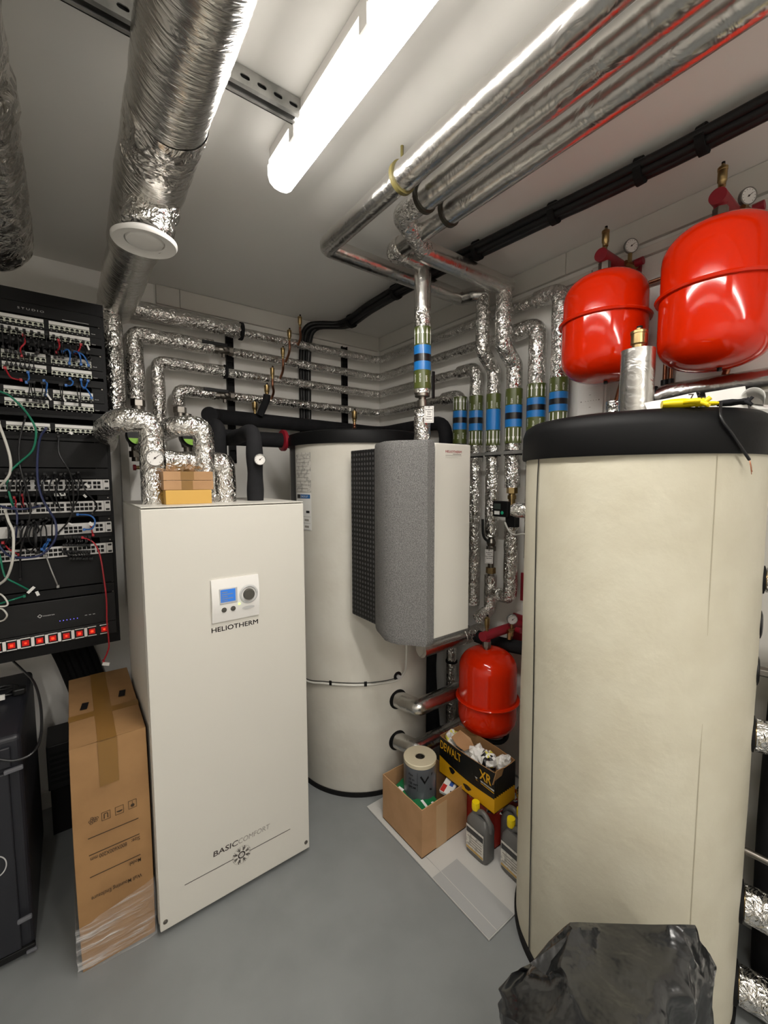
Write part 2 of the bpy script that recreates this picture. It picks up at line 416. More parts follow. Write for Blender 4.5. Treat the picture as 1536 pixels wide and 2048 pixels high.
# ------------------------------------------------------------------ fittings used on pipes
def arrow(g, c, R, a, z, L, up, m):
    s = 1 if up else -1; w = .0028/R; hw = .0065/R; V = []
    zz = [z, z+s*L*.62, z+s*L*.62, z+s*L, z+s*L*.62, z+s*L*.62, z]; aa = [-w, -w, -hw, 0, hw, w, w]
    g.add([(c[0]+R*math.cos(a+q), c[1]+R*math.sin(a+q), h) for q, h in zip(aa, zz)], [(0, 1, 5, 6), (2, 3, 4)], m)
def band(parent, c, r, z0, z1, arrows_top, solid=False, text=('HTG', 'FLOW')):
    """identification sleeve on a vertical pipe: green / blue / black / blue / green with arrows and lettering"""
    g = G(); R = r+.0025; H = z1-z0; cuts = [0, .30, .44, .56, .70, 1.0]; ms = [0, 1, 1 if solid else 2, 1, 0]
    for i in range(5):
        for k in range(28):
            a0, a1 = 2*PI*k/28, 2*PI*(k+1)/28
            V = [(c[0]+R*math.cos(a), c[1]+R*math.sin(a), z0+H*q) for a, q in ((a0, cuts[i]), (a1, cuts[i]), (a1, cuts[i+1]), (a0, cuts[i+1]))]
            g.add(V, [(0, 1, 2, 3)], ms[i], True)
    g.lathe([(r, 0), (R, 0)], (c[0], c[1], z0), seg=28); g.lathe([(R, 0), (r, 0)], (c[0], c[1], z1), seg=28)
    af = math.atan2(-c[1], -c[0]); R2 = R+.0008; n = max(8, int(2*PI*R/.017)); n = 12
    for k in range(n):
        a = af + 2*PI*k/n
        if arrows_top: arrow(g, c, R2, a, z1-.3*H+.006, .3*H-.012, True, 3)
        else: arrow(g, c, R2, a, z0+.3*H-.006, .3*H-.012, False, 3)
    for k in range(6):
        s = text[k % len(text)]; sz = .0125 if len(s) < 5 else .010; W = glyphs(s, .01)[2]*sz
        a = af + 2*PI*(k-2.5)/9
        zb = z0+.02+(.3*H-.02)*.1 if arrows_top else z1-.28*H
        g.ctext(s, c, R2, a, zb+W, sz, 3, False)
    return g.build('identification_band', [GREEN, BLUE, BBLK, PRINT], parent)
def air_vent(parent, x, y, z, h=.075, r=.013, m=BRASS, name='air_vent'):
    s = h/.075; R = r
    g = G().lathe([(0, 0), (R*.55, 0), (R*.55, .014*s), (R*.8, .016*s), (R*.8, .026*s), (R*.9, .028*s), (R, .030*s), (R, .058*s), (R*1.08, .059*s), (R*1.08, .066*s), (R*.8, .069*s), (R*.35, .070*s), (R*.35, .075*s), (0, .075*s)], (x, y, z), seg=20)
    g.cyl((x+R*.2, y, z+.069*s), (x+R*.2, y, z+.082*s), R*.38, 10, 1)
    return g.build(name, [m, BLKM], parent)
def hexnut(parent, p0, p1, r, m=NICK, name='union_nut'):
    return G().cyl(p0, p1, r, 6, 0).build(name, m, parent, .001)
def gauge(parent, c, n, r, name='gauge', face=PLAST):
    n = Vector(n).normalized(); c = Vector(c)
    g = G().lathe([(0, -.012), (r*.9, -.012), (r, -.008), (r, .004), (r*.9, .006), (r*.88, .003), (0, .003)], c, n, 28, mats=[0, 0, 0, 0, 0, 1])
    o = g.build(name, [STEEL, face], parent)
    side = n.cross(Vector((0, 0, 1))).normalized(); up = side.cross(n)
    g = G(); f = c+n*.0042
    def bar(a, r0, r1, w, m=0):
        d = side*math.cos(a)+up*math.sin(a); e = side*-math.sin(a)+up*math.cos(a)
        g.add([f+d*r0-e*w, f+d*r1-e*w*.5, f+d*r1+e*w*.5, f+d*r0+e*w], [(0, 1, 2, 3)], m)
    for k in range(11): bar(math.radians(225-27*k), r*.66, r*.8, r*.03)
    bar(math.radians(140), -r*.2, r*.6, r*.05)
    g.lathe([(r*.12, 0), (0, .0005)], f, n, 10)
    g.build('needle', GINK, o); return o

def lever_valve(parent, c, r):
    """ball valve in a run along x with a black lever"""
    c = Vector(c)
    g = G().cyl(c+Vector((-.045, 0, 0)), c+Vector((.045, 0, 0)), r*.72, 20)
    g.lathe([(r*.8, -.028), (r*.95, -.016), (r*.95, .016), (r*.8, .028)], c, (1, 0, 0), 20)
    for s in (-1, 1): g.cyl(c+Vector((s*.030, 0, 0)), c+Vector((s*.052, 0, 0)), r, 6)
    g.cyl(c+Vector((0, -.01, 0)), c+Vector((0, -.045, 0)), r*.3, 12); g.cyl(c+Vector((0, 0, -r*.8)), c+Vector((0, 0, -r*1.6)), r*.42, 6)
    v = g.build('valve_body', NICK, parent, .0008)
    g = G().box(c.x-.125, c.x+.01, c.y-.052, c.y-.046, c.z+.006, c.z+.024)
    g.build('valve_lever', BLK, v, .002)
    return v
def drip_vent(parent, base, top, m=COPP, size=.07):
    """copper stub bent upwards with a brass automatic air vent on its end"""
    b = Vector(base); tp = Vector(top)
    mid = Vector((b.x+(tp.x-b.x)*.25, b.y+(tp.y-b.y)*.6, b.z+.03)); 
    G().tube(smoothc([b, mid, Vector((tp.x, tp.y, b.z+.06)), tp], 6), .0075, 12).build('vent_tube', m, parent)
    air_vent(parent, tp.x, tp.y, tp.z, size, .0125)

# ------------------------------------------------------------------ four pipes along the back wall
YP, XP = 2.55, 1.862
def zb(x, y, px, py): return ZH(x, y, px, py)
def wall_pipe(label, z, x0, left, thick_to, rt, yv, vert_r, zbot, bandpx, up, txt, drop_to=None, r=.027, upper_r=None, ball=None):
    """left = (x of the falling leg, bottom z) or None"""
    t = thing('insulated_pipe', label, 'pipe', (XP, yv, zbot))
    if left:
        a = [(left[0], YP-.02, left[1]), (left[0], YP-.02, z), (thick_to, YP-.02, z)]
    else:
        a = [(x0, YP-.03, z), (thick_to, YP-.02, z)]
    G().tube(rounded(a, .035, 4), rt, 28, 0, jit=.05, step=.014).build('thick_lagging', FOIL, t)
    xs2 = thick_to + (.115 if ball else .0)
    if ball:
        lever_valve(t, (thick_to+.058, YP-.012, z), .026)
    else:
        G().tube([(thick_to-.004, YP-.02, z), (thick_to+.012, YP-.02, z)], rt+.006, 24).build('collar', BLKR, t)
    pts = [(xs2, YP, z), (XP, YP, z), (XP, yv+.06, z)]
    G().tube(rounded(pts, .06, 6), r, 24, 0, jit=.05, step=.016).build('thin_lagging', FOIL, t)
    # right wall elbow and fall
    G().tube(rounded([(XP, yv+.13, z), (XP, yv, z), (XP, yv, zbot)], .05, 6), vert_r, 28, 0, jit=.035, step=.014).build('fall_lagging', FOIL, t)
    px, p0, p1 = bandpx
    band(t, (XP, yv), vert_r, ZH(XP, yv, px, p1), ZH(XP, yv, px, p0), up, False, txt)
    return t
P1 = wall_pipe('topmost foil pipe on the back wall, falling behind the left red wall vessel', 2.513, .17, None, .846, .044, 1.122, .040, 1.30, (1117, 757, 852), False, ('HTG', 'FLOW'), r=.027)
G().tube([(.205, 2.47, 1.94), (.205, 2.47, 2.50), (.205, 2.53, 2.52)], .044, 28, 0, jit=.05, step=.014).build('riser_lagging', FOIL, P1)
P2 = wall_pipe('second foil pipe down on the back wall with black lever, falling beside the cream tank', 2.390, .3, (.302, PX(276, 800, y=2.53).z), .690, .042, 1.24, .043, 1.25, (1072, 769, 864), True, ('HTG', 'RETURN'), ball=True)
P3 = wall_pipe('third foil pipe down on the back wall without a valve', 2.268, .4, (.405, 1.78), .75, .033, 1.623, .037, .92, (952, 793, 891), False, ('HTG', 'FLOW'))
P4 = wall_pipe('lowest foil pipe on the back wall with short elbow and black valve lever', 2.135, .5, (.50, PX(360, 812, y=2.53).z), .690, .033, 1.745, .039, 1.25, (921, 795, 888), True, ('HTG', 'FLOW'), ball=True)
for P_, bx, tx in ((P1, (596, 690), (600, 655)), (P2, (571, 724), (579, 682)), (P3, (560, 757), (566, 718)), (P4, (543, 797), (545, 758))):
    b0 = PX(*bx, y=YP-.02); tp = PX(*tx, y=YP-.10)
    drip_vent(P_, b0, tp)
for P_, px, py in ((P2, 276, 808), (P4, 360, 822)):
    c = PX(px, py, y=YP-.02)
    g = G().cyl((c.x, c.y, c.z+.02), (c.x, c.y, c.z-.012), .034, 6); g.cyl((c.x, c.y, c.z-.012), (c.x, c.y, c.z-.04), .03, 20)
    g.build('union_nut', NICK, P_, .001)
# black slotted wall struts behind the pipes
for px, lab in ((461, 'left'), (690, 'right')):
    x = PX(px, 740, y=YW-.02).x; g = G()
    for s in (-.021, .018): g.box(x+s, x+s+.003, YW-.022, YW, 1.75, 2.585)
    for k in range(14):
        zz = 1.77+k*.058
        g.box(x-.018, x+.018, YW-.022, YW-.019, zz, zz+.032)
    g.box(x-.018, x+.018, YW-.004, YW-.001, 1.75, 2.585, 1)
    solo(g, 'wall_strut', [RACK, BLKM], lab+'most black slotted strut on the back wall behind the foil pipes', 'mounting rail', (x, YW, 1.75))

# ------------------------------------------------------------------ black cable bundle: over the ceiling, down the back wall
g = G(); xb = 1.50
p = [PX(x_, y_, z=2.655) for x_, y_ in ((1536, 212), (1370, 298), (1200, 382), (1080, 440), (970, 494), (850, 552), (745, 612), (690, 648))]
p = [p[0]+(p[0]-p[1]).normalized()*1.6]+p; q = p[-1]
p += [Vector((1.31, 2.52, 2.63)), Vector((1.29, 2.585, 2.5)), Vector((1.29, 2.60, 2.2)), Vector((1.29, 2.60, 1.80))]
path = smoothc(p, 8)
BUN = thing('cable_bundle', 'thick black cable bundle taped along the ceiling and down the back corner', 'cables', (1.29, 2.60, 1.8))
for k in range(5):
    dx, dz = [(-.028, .006), (-.010, -.012), (.010, .008), (.026, -.006), (.0, .014)][k]
    G().tube([q+Vector((dx, 0, dz*.8)) for q in path], .016 if k % 2 else .014, 12, 0, jit=.05).build('cable', BLK if k != 3 else CAB['black'], BUN)
for i in (10, 20, 30, 41, 52, 62):
    q = path[min(i, len(path)-2)]; q2 = path[min(i+1, len(path)-1)]; d = (q2-q).normalized()
    G().tube([q-d*.012, q+d*.012], .040, 20, 0, jit=.06).build('tape_wrap', BLKM, BUN)

# ------------------------------------------------------------------ three ceiling pipes
ZA = 2.605
def clip(parent, x, y, r, m):
    g = G().lathe([(r, -.007), (r+.006, -.007), (r+.006, .007), (r, .007)], (x, y, ZA), (0, 1, 0), 32)
    g.cyl((x, y, ZA+r), (x, y, HC), .005, 10); return g.build('pipe_clip', m, parent)
CLIP = mat('olive_clip', '6b6236', .5); CLIPD = mat('dark_clip', '2d291d', .5)
AX, BX, CX = .897, 1.020, 1.142
yA = 1.59; V3 = (1.83, 1.475); V3u = (1.735, 1.475); V4 = (1.83, 1.347); V4u = (1.735, 1.347)
ty = (1.04)
PA = thing('insulated_pipe', 'leftmost of the three foil pipes under the ceiling, turning twice to the wall', 'pipe', (V3[0], V3[1], .95))
G().tube([(AX, Y0, ZA), (AX, 1.10, ZA)], .043, 32, 0, step=.05).build('ceiling_lagging', FOILS, PA)
G().tube(rounded([(AX, 1.10, ZA), (AX, yA, ZA-.002), (V3u[0]-.035, yA, ZA-.01), (V3u[0]-.035, V3u[1]+.03, ZA-.02), (V3u[0], V3u[1], ZA-.02)], .028, 4), .037, 28, 0, jit=.012, step=.03).build('elbow_lagging', FOILS, PA)
clip(PA, AX, 1.10, .043, CLIP)
zt3, zm3, zl3 = ZA-.01, ZH(*V3u, 972, 700), ZH(*V3, 988, 742)
G().tube(rounded([(*V3u, zt3), (*V3u, zm3), (*V3, zl3), (*V3, zl3-.12)], .02, 3), .036, 28, 0, jit=.03, step=.014).build('offset_lagging', FOIL, PA)
zb3 = ZH(*V3, 980, 1072)
G().tube([(*V3, zl3-.1), (*V3, zb3)], .037, 28, 0, jit=.03, step=.014).build('fall_lagging', FOIL, PA)
band(PA, V3, .036, ZH(*V3, 988, 891), ZH(*V3, 988, 789), False, True, ('HOT', 'WATER', 'SERVICE'))
# valve with tag below
zv = ZH(*V3, 978, 1085)
g = G().cyl((*V3, zb3), (*V3, ZH(*V3, 985, 1160)), .016, 20); g.cyl((*V3, zv+.03), (*V3, zv+.055), .026, 6); g.cyl((*V3, zv-.045), (*V3, zv-.02), .026, 6); g.lathe([(.018, -.02), (.026, 0), (.018, .02)], (*V3, zv), seg=20)
zc = ZH(*V3, 985, 1142); g.cyl((*V3, zc-.012), (*V3, zc+.02), .027, 6, 1)
vb = g.build('valve_body', [NICK, BRASS], PA, .001)
G().tube(smoothc([(V3[0]-.03, V3[1]-.01, zv+.005), (V3[0]-.05, V3[1]+.012, zv+.04), (V3[0]-.05, V3[1]+.02, zv+.13)], 5), .007, 10).build('valve_lever', BLK, vb)
G().tube(rounded([(*V3, ZH(*V3, 985, 1150)), (*V3, .93), (V3[0]-.10, V3[1], .905)], .03, 4), .034, 24, 0, jit=.04, step=.014).build('lower_lagging', FOIL, PA)
def tagcard(c, w, h, lines, label):
    """small printed tag hanging, facing the camera"""
    c = Vector(c); n = Vector((-c.x, -c.y, 0)).normalized(); sx = Vector((0, 0, 1)).cross(n).normalized()
    up = Vector((0, 0, 1)); g = G()
    def q(a, b, d): return c+sx*a+up*b+n*d
    V = [q(a, b, d) for d in (0, .0015) for a, b in ((-w/2, -h/2), (w/2, -h/2), (w/2, h/2), (-w/2, h/2))]
    g.add(V, [(0, 3, 2, 1), (4, 5, 6, 7), (0, 1, 5, 4), (1, 2, 6, 5), (2, 3, 7, 6), (3, 0, 4, 7)])
    for k, s in enumerate(lines):
        g.text(s, q(0, h*.26-k*h*.14, .0022), sx, up, h=h*.125, m=1, bold=.02, center=True)
    e = .004
    for a, b, cc, d in ((-w/2+e, -h/2+e, w/2-e, -h/2+e+.001), (-w/2+e, h/2-e-.001, w/2-e, h/2-e), (-w/2+e, -h/2+e, -w/2+e+.001, h/2-e), (w/2-e-.001, -h/2+e, w/2-e, h/2-e)):
        g.add([q(a, b, .002), q(cc, b, .002), q(cc, d, .002), q(a, d, .002)], [(0, 1, 2, 3)], 1)
    g.lathe([(.003, 0), (.0018, .0004)], q(0, h*.43, .002), n, 10, 1)
    g.tube([q(0, h*.43, .003), q(0, h*.62, .004), q(0, h*.8, -.004)], .0012, 6, 1)
    return solo(g, 'valve_tag', [PLAST, GINK], label, 'tag', c-Vector((0, 0, h/2)))
cc = PX(978, 1113, x=V3[0]-.05)
tagcard(cc, .042, .075, ('Isolation', 'Valve', 'Hot Water', 'Service'), 'small white printed tag hanging from the lever valve above the lower red vessel')

PB = thing('insulated_pipe', 'middle foil pipe under the ceiling, crossing to the wall above the grey unit', 'pipe', (V4[0], V4[1], 1.0))
G().tube([(BX, Y0, ZA), (BX, 1.13, ZA)], .043, 32, 0, step=.05).build('ceiling_lagging', FOILS, PB)
clip(PB, BX, 1.13, .043, CLIPD)
yB = V4u[1]; e0 = Vector((BX, 1.25, ZA)); e1 = PX(852, 505, y=yB); e2z = PX(1014, 574, y=yB).z
e1 = Vector((e1.x, yB, (e1.z+e2z)/2))
G().tube(rounded([(BX, 1.13, ZA), e0, e1+Vector((0, 0, 0))], .03, 4), .038, 28, 0, jit=.03, step=.014).build('elbow_lagging', FOIL, PB)
G().tube([e1-Vector((.03, 0, 0)), (V4u[0]+.03, yB, e1.z)], .042, 30, 0, jit=.01, step=.04).build('cross_lagging', FOILS, PB)
zm4, zl4 = ZH(*V4u, 1012, 688), ZH(*V4, 1030, 732)
G().tube(rounded([(*V4u, e1.z), (*V4u, zm4), (*V4, zl4), (*V4, ZH(*V4, 1028, 975))], .02, 3), .040, 28, 0, jit=.03, step=.014).build('offset_lagging', FOIL, PB)
band(PB, V4, .040, ZH(*V4, 1028, 887), ZH(*V4, 1028, 779), False, False, ('HTG', 'RETURN'))
z0 = ZH(*V4, 1024, 975); z1 = ZH(*V4, 1024, 1048)
g = G().cyl((*V4, z0+.01), (*V4, z0-.03), .028, 6); g.cyl((*V4, z0-.03), (*V4, z1-.01), .017, 20); g.cyl((*V4, z1+.05), (*V4, z1+.02), .03, 6); g.cyl((*V4, z0-.04), (*V4, z0-.06), .022, 20)
g.build('brass_union', BRASS, PB, .001)
zq = ZH(*V4, 1022, 1195)
G().tube(rounded([(*V4, z1), (*V4, zq), (V4[0]-.0, V4[1]+.125, zq)], .025, 4), .036, 26, 0, jit=.04, step=.014).build('lower_lagging', FOIL, PB)

V0 = (1.301, 1.45)
PC = thing('insulated_pipe', 'rightmost ceiling foil pipe, dropping into the top of the grey foam unit', 'pipe', (*V0, 1.81))
G().tube([(CX, Y0, ZA), (CX, 1.135, ZA)], .043, 32, 0, step=.05).build('ceiling_lagging', FOILS, PC)
clip(PC, CX, 1.135, .043, CLIPD)
G().tube(rounded([(CX, 1.135, ZA), (CX, V0[1], ZA-.005), (V0[0], V0[1], ZA-.01), (*V0, ZA-.20)], .025, 4), .037, 28, 0, jit=.02, step=.02).build('elbow_lagging', FOILS, PC)
G().tube(rounded([(CX, V0[1]-.05, ZA-.004), (CX, V0[1], ZA-.005), (CX+.06, V0[1], ZA-.006)], .02, 4), .041, 26, 0, jit=.03, step=.012).build('elbow_wrap', FOILB, PC)
zc0 = ZH(*V0, 845, 792)
G().tube([(*V0, ZA-.15), (*V0, zc0+.01)], .0365, 28, 0, jit=.02, step=.014).build('fall_lagging', FOIL, PC)
band(PC, V0, .0365, ZH(*V0, 845, 779), ZH(*V0, 845, 657), True, False, ('HWS', 'FLOW', 'RETURN'))
g = G().cyl((*V0, zc0+.012), (*V0, zc0-.004), .034, 24); g.cyl((*V0, zc0), (*V0, ZH(*V0, 845, 825)), .017, 20); g.cyl((*V0, zc0-.02), (*V0, zc0-.05), .024, 20)
vb = g.build('valve_body', NICK, PC, .001)
G().box(V0[0]+.036, V0[0]+.050, V0[1]-.03, V0[1]-.022, zc0-.01, zc0+.11).build('valve_lever', BLK, vb, .002)
zu = ZH(*V0, 845, 820)
G().tube([(*V0, zu), (*V0, 1.80)], .0375, 28, 0, jit=.03, step=.014).build('lower_lagging', FOIL, PC)
cc = PX(858, 828, x=CX-.018)
tagcard(PX(858, 829, y=1.39), .041, .072, ('Isolation', 'Valve', 'Hot', 'Water', 'Service'), 'white printed valve tag hanging on the foil pipe above the grey foam unit')
# clamp rail across the wall pipes
xr = 1.79; yr0, yr1 = PX(1052, 905, x=1.80).y, PX(938, 905, x=1.80).y
z = PX(990, 907, x=1.79).z
t = thing('clamp_rail', 'thin horizontal steel rail clamping the foil pipes beside the grey unit', 'mounting rail', (1.79, (yr0+yr1)/2, z-.02))
G().box(1.775, 1.79, yr0-.1, yr1, z-.008, z+.008).build('rail', STEEL, t, .001)
for (cx, cy), r in ((V3, .036), (V4, .040), ((XP, 1.623), .037)):
    G().lathe([(r+.001, -.012), (r+.006, -.012), (r+.006, .012), (r+.001, .012)], (cx, cy, z), seg=28).build('clamp_ring', BLKM, t)
# horizontal pipes under the unit
pz = lambda px, py, y: PX(px, py, y=y)
a = PX(842, 1300, y=1.56); 
t = thing('insulated_pipe', 'foil pipe running level below the grey foam unit to the wall pipes', 'pipe', (a.x, 1.56, a.z-.04))
G().tube([(a.x, 1.56, a.z), (1.86, 1.56, a.z)], .040, 28, 0, jit=.012, step=.03).build('lagging', FOILS, t)
G().tube([(1.70, 1.56, a.z), (1.86, 1.56, a.z)], .043, 28, 0, jit=.05, step=.012).build('end_lagging', FOIL, t)
# ------------------------------------------------------------------ heat pump cabinet
CX0, CX1, CY0, CY1, CZ = .186, .780, 1.603, 2.165, 1.555
t = thing('heat_pump_cabinet', 'tall white heat pump cabinet with blue display, standing on the floor', 'heat pump', ((CX0+CX1)/2, 1.88, 0))
G().box(CX0, CX1, CY0+.022, CY1, .03, CZ).build('casing', WHITE, t, .004)
G().box(CX0+.001, CX1-.001, CY0, CY0+.020, .022, CZ-.004).build('front_panel', WHITE, t, .003)
G().box(CX0+.002, CX1-.002, CY0+.002, CY1-.002, CZ, CZ+.004).build('top_panel', WHITE2, t, .0015)
G().box(CX0+.03, CX1-.03, CY0+.05, CY1-.03, 0, .03).build('plinth', BLKM, t)
for x in (CX0+.018, CX1-.018):
    G().lathe([(.008, 0), (.008, .002), (.004, .004), (0, .004)], (x, CY0, .055), (0, -1, 0), 16).build('screw', NICK, t)
# control unit
q = [PX(x, y, y=CY0) for x, y in ((421, 1157), (515, 1153), (518, 1232), (424, 1243))]
ux0, ux1, uz0, uz1 = .400, .577, 1.120, 1.281
g = G(); n = 10
V = []
for k in range(n+1):
    s = k/n; zz = uz0+(uz1-uz0)*s; yy = CY0-.006-.010*math.sin(PI*s)
    V += [(ux0, yy, zz), (ux1, yy, zz)]
g.add(V, [(2*k, 2*k+1, 2*k+3, 2*k+2) for k in range(n)], 0, True)
g.box(ux0, ux1, CY0-.006, CY0, uz0, uz1)
for x in (ux0, ux1):
    g.add([(x, CY0-.006, uz0)]+[(x, CY0-.006-.010*math.sin(PI*k/n), uz0+(uz1-uz0)*k/n) for k in range(1, n)]+[(x, CY0-.006, uz1)], [tuple(range(n+1))])
cu = g.build('control_unit', PLAST, t)
dy = CY0-.0165
G().box(ux0+.026, ux0+.092, dy-.001, dy+.004, 1.188, 1.247).build('display', GREYP, cu, .002)
g = G().box(ux0+.030, ux0+.084, dy-.002, dy, 1.196, 1.243)
for k in range(5): g.box(ux0+.034, ux0+.055+.02*(k % 2), dy-.0023, dy-.002, 1.2+k*.008, 1.2022+k*.008, 1)
g.build('screen', [LCD, GINK2], cu)
G().lathe([(.036, 0), (.034, .003), (.030, .004), (.027, .002)], (ux1-.042, dy+.001, 1.212), (0, -1, 0), 32).build('dial_ring', GREYP, cu)
k = G().lathe([(.022, 0), (.021, .008), (.019, .011), (0, .011)], (ux1-.042, dy, 1.212), (0, -1, 0), 28).build('dial', DIAL, cu)
for x in (ux0+.042, ux0+.075):
    G().lathe([(.010, 0), (.009, .004), (0, .0055)], (x, CY0-.012, 1.166), (0, -1, 0), 20).build('button', DIAL, cu)
G().lathe([(.004, 0), (.003, .003), (0, .0035)], (ux0+.098, CY0-.0145, 1.180), (0, -1, 0), 14).build('indicator_light', LEDG, cu)
g = G()
for s in (0,): g.add([(ux1-.068+.048*(.5+.5*math.cos(a)), CY0-.0142, 1.160+.006*math.sin(a)) for a in [2*PI*i/20 for i in range(20)]], [tuple(range(20))])
g.build('flap', GREYP, cu)
fy = CY0-.0006
g = G().text('HELIOTHERM', (.398, fy, 1.083), (1, 0, 0), (0, 0, 1), w=.175, h=.0255, m=0)
for dx_, dz_ in ((.0007, 0), (0, .0006), (.0007, .0006)): g.text('HELIOTHERM', (.398+dx_, fy-.00005, 1.083+dz_), (1, 0, 0), (0, 0, 1), w=.175, h=.0255, m=0)
g.build('brand_lettering', GINK, t); g = G()
g.text('BASIC', (.375, fy, .207), (1, 0, 0), (.12, 0, 1), w=.093, h=.030, m=0, bold=.012)
g.text('COMFORT', (.470, fy, .207), (1, 0, 0), (.12, 0, 1), w=.128, h=.030, m=1, bold=0)
g.build('model_lettering', [GINK, GINK2], t); g = G()
g.box(.272, .452, fy-.0002, fy, .1545, .157, 0); g.box(.512, .690, fy-.0002, fy, .1545, .157, 0)
ec = Vector((.482, fy, .156))
def ringp(r0, r1, m, n=32, e=0):
    V = [(ec.x+r*math.cos(2*PI*i/n), fy-e, ec.z+r*math.sin(2*PI*i/n)) for i in range(n) for r in (r0, r1)]
    g.add(V, [(2*i, 2*i+1, (2*i+3) % (2*n), (2*i+2) % (2*n)) for i in range(n)], m)
ringp(.0095, .0145, 0); ringp(.036, .0368, 1); ringp(.0045, .0055, 0)
for i in range(8):
    a = 2*PI*i/8+.39; d = Vector((math.cos(a), 0, math.sin(a))); e = Vector((-math.sin(a), 0, math.cos(a)))
    g.add([ec+d*.017-e*.003, ec+d*.034-e*.009, ec+d*.034+e*.009, ec+d*.017+e*.003, ec+d*.028], [(0, 1, 4, 3), (3, 4, 2)], 1)
    g.add([ec+d*.017-e*.0012, ec+d*.036-e*.002, ec+d*.036+e*.002, ec+d*.017+e*.0012], [(0, 1, 2, 3)], 0 if i % 2 else 1)
g.build('emblem_print', [GINK, GINK2], t)

# ------------------------------------------------------------------ pipes on the heat pump cabinet
zt = CZ+.004
A = PX(309, 1008, z=zt); B = PX(412, 1005, z=zt); Cc = PX(451, 1003, z=zt); D = PX(511, 1001, z=zt)
zA = ZH(A.x, A.y, 312, 842); zBt = ZH(B.x, B.y, 415, 852)
t = thing('insulated_pipe', 'fat foil riser with round thermometer at the left front of the cabinet top', 'pipe', (A.x, A.y, zt))
G().tube(rounded([(A.x, A.y, zt), (A.x, A.y, zA), (.155, A.y, zA-.005), (.13, 2.0, zA-.02), (.155, 2.42, zA-.045)], .05, 6), .043, 30, 0, jit=.05, step=.013).build('lagging', FOIL, t)
gp = PX(310, 916, y=A.y-.062)
G().cyl((gp.x, A.y-.03, gp.z), (gp.x, gp.y+.01, gp.z), .008, 12).build('gauge_stem', BRASS, t)
gauge(t, (gp.x, gp.y, gp.z), (-.1, -1, -.05), .030)
t = thing('insulated_pipe', 'foil riser behind the small cartons, elbowed at its top, on the cabinet', 'pipe', (B.x, B.y, zt))
G().tube(rounded([(B.x, B.y, zt), (B.x, B.y, zBt), (.345, B.y, zBt-.006), (.315, 2.0, zBt-.02), (.30, 2.40, zBt-.05)], .045, 6), .039, 30, 0, jit=.05, step=.013).build('lagging', FOIL, t)
t = thing('insulated_pipe', 'short fat foil elbow linking the left riser to the cabinet top right of the cartons', 'pipe', (Cc.x, Cc.y, zt))
zC = PX(400, 925, y=Cc.y).z
G().tube(rounded([(A.x+.04, Cc.y, zC), (Cc.x, Cc.y, zC), (Cc.x, Cc.y, zt)], .022, 4), .043, 30, 0, jit=.045, step=.013).build('lagging', FOIL, t)
t = thing('insulated_pipe', 'black foam covered riser with white thermometer on the right of the cabinet top', 'pipe', (D.x, D.y, zt))
zD = ZH(D.x, D.y, 512, 862); y2 = 2.22; ph = PX(550, 880, y=y2)
G().tube(rounded([(D.x, D.y, zt), (D.x+.002, D.y, zt+.12), (D.x, D.y, zD), (D.x, y2-.08, zD-.01), (D.x-.09, y2-.03, zD-.0)], .05, 6), lambda L, T: .034+.002*math.sin(L*40), 26, 0, step=.02).build('foam_lagging', BLKR, t)
G().cyl((D.x-.1, y2, ph.z), (.985, y2, ph.z), .040, 26).build('tank_branch', BLKR, t)
G().lathe([(.041, 0), (.058, .004), (.058, .022), (.041, .026)], (.95, y2, ph.z), (1, 0, 0), 28).build('flange', DRED, t)
gp = PX(520, 919, y=D.y-.052)
gauge(t, (gp.x, gp.y, gp.z), (-.3, -1, -.05), .024)
bp = [(.560, 2.15, 1.60), (.575, 2.15, 1.84), (.60, 2.42, 1.95)]
t = thing('insulated_pipe', 'long black foam covered pipe below the foil pipes on the back wall', 'pipe', (1.2, 2.50, 1.9))
zk = 2.01
kl = PX(425, 830, y=2.52).x
G().tube(rounded([(.585, 2.12, 1.60), (.585, 2.12, 1.905), (.60, 2.5, 1.93)], .07, 6), .042, 26).build('riser_lagging', BLKR, t)
G().tube(rounded([(kl-.06, 2.35, zk-.02), (kl, 2.52, zk), (1.862, 2.52, zk-.02), (1.862, 1.86, zk-.01), (1.862, 1.86, 1.15)], .10, 6), .042, 26, step=.05, jit=.01).build('foam_lagging', BLKR, t)
vx = PX(510, 828, y=2.50)
air_vent(t, vx.x, 2.50, zk+.03, .075, .016)
s0 = PX(521, 832, y=2.46); s1 = PX(534, 790, y=2.44)
G().tube([(s0.x, 2.47, zk+.02), (s1.x-.004, 2.44, s1.z-.03), (s1.x, 2.44, s1.z)], .021, 18, step=.03).build('vent_lagging', BLKR, t)
air_vent(t, s1.x, 2.44, s1.z-.008, .07, .015)
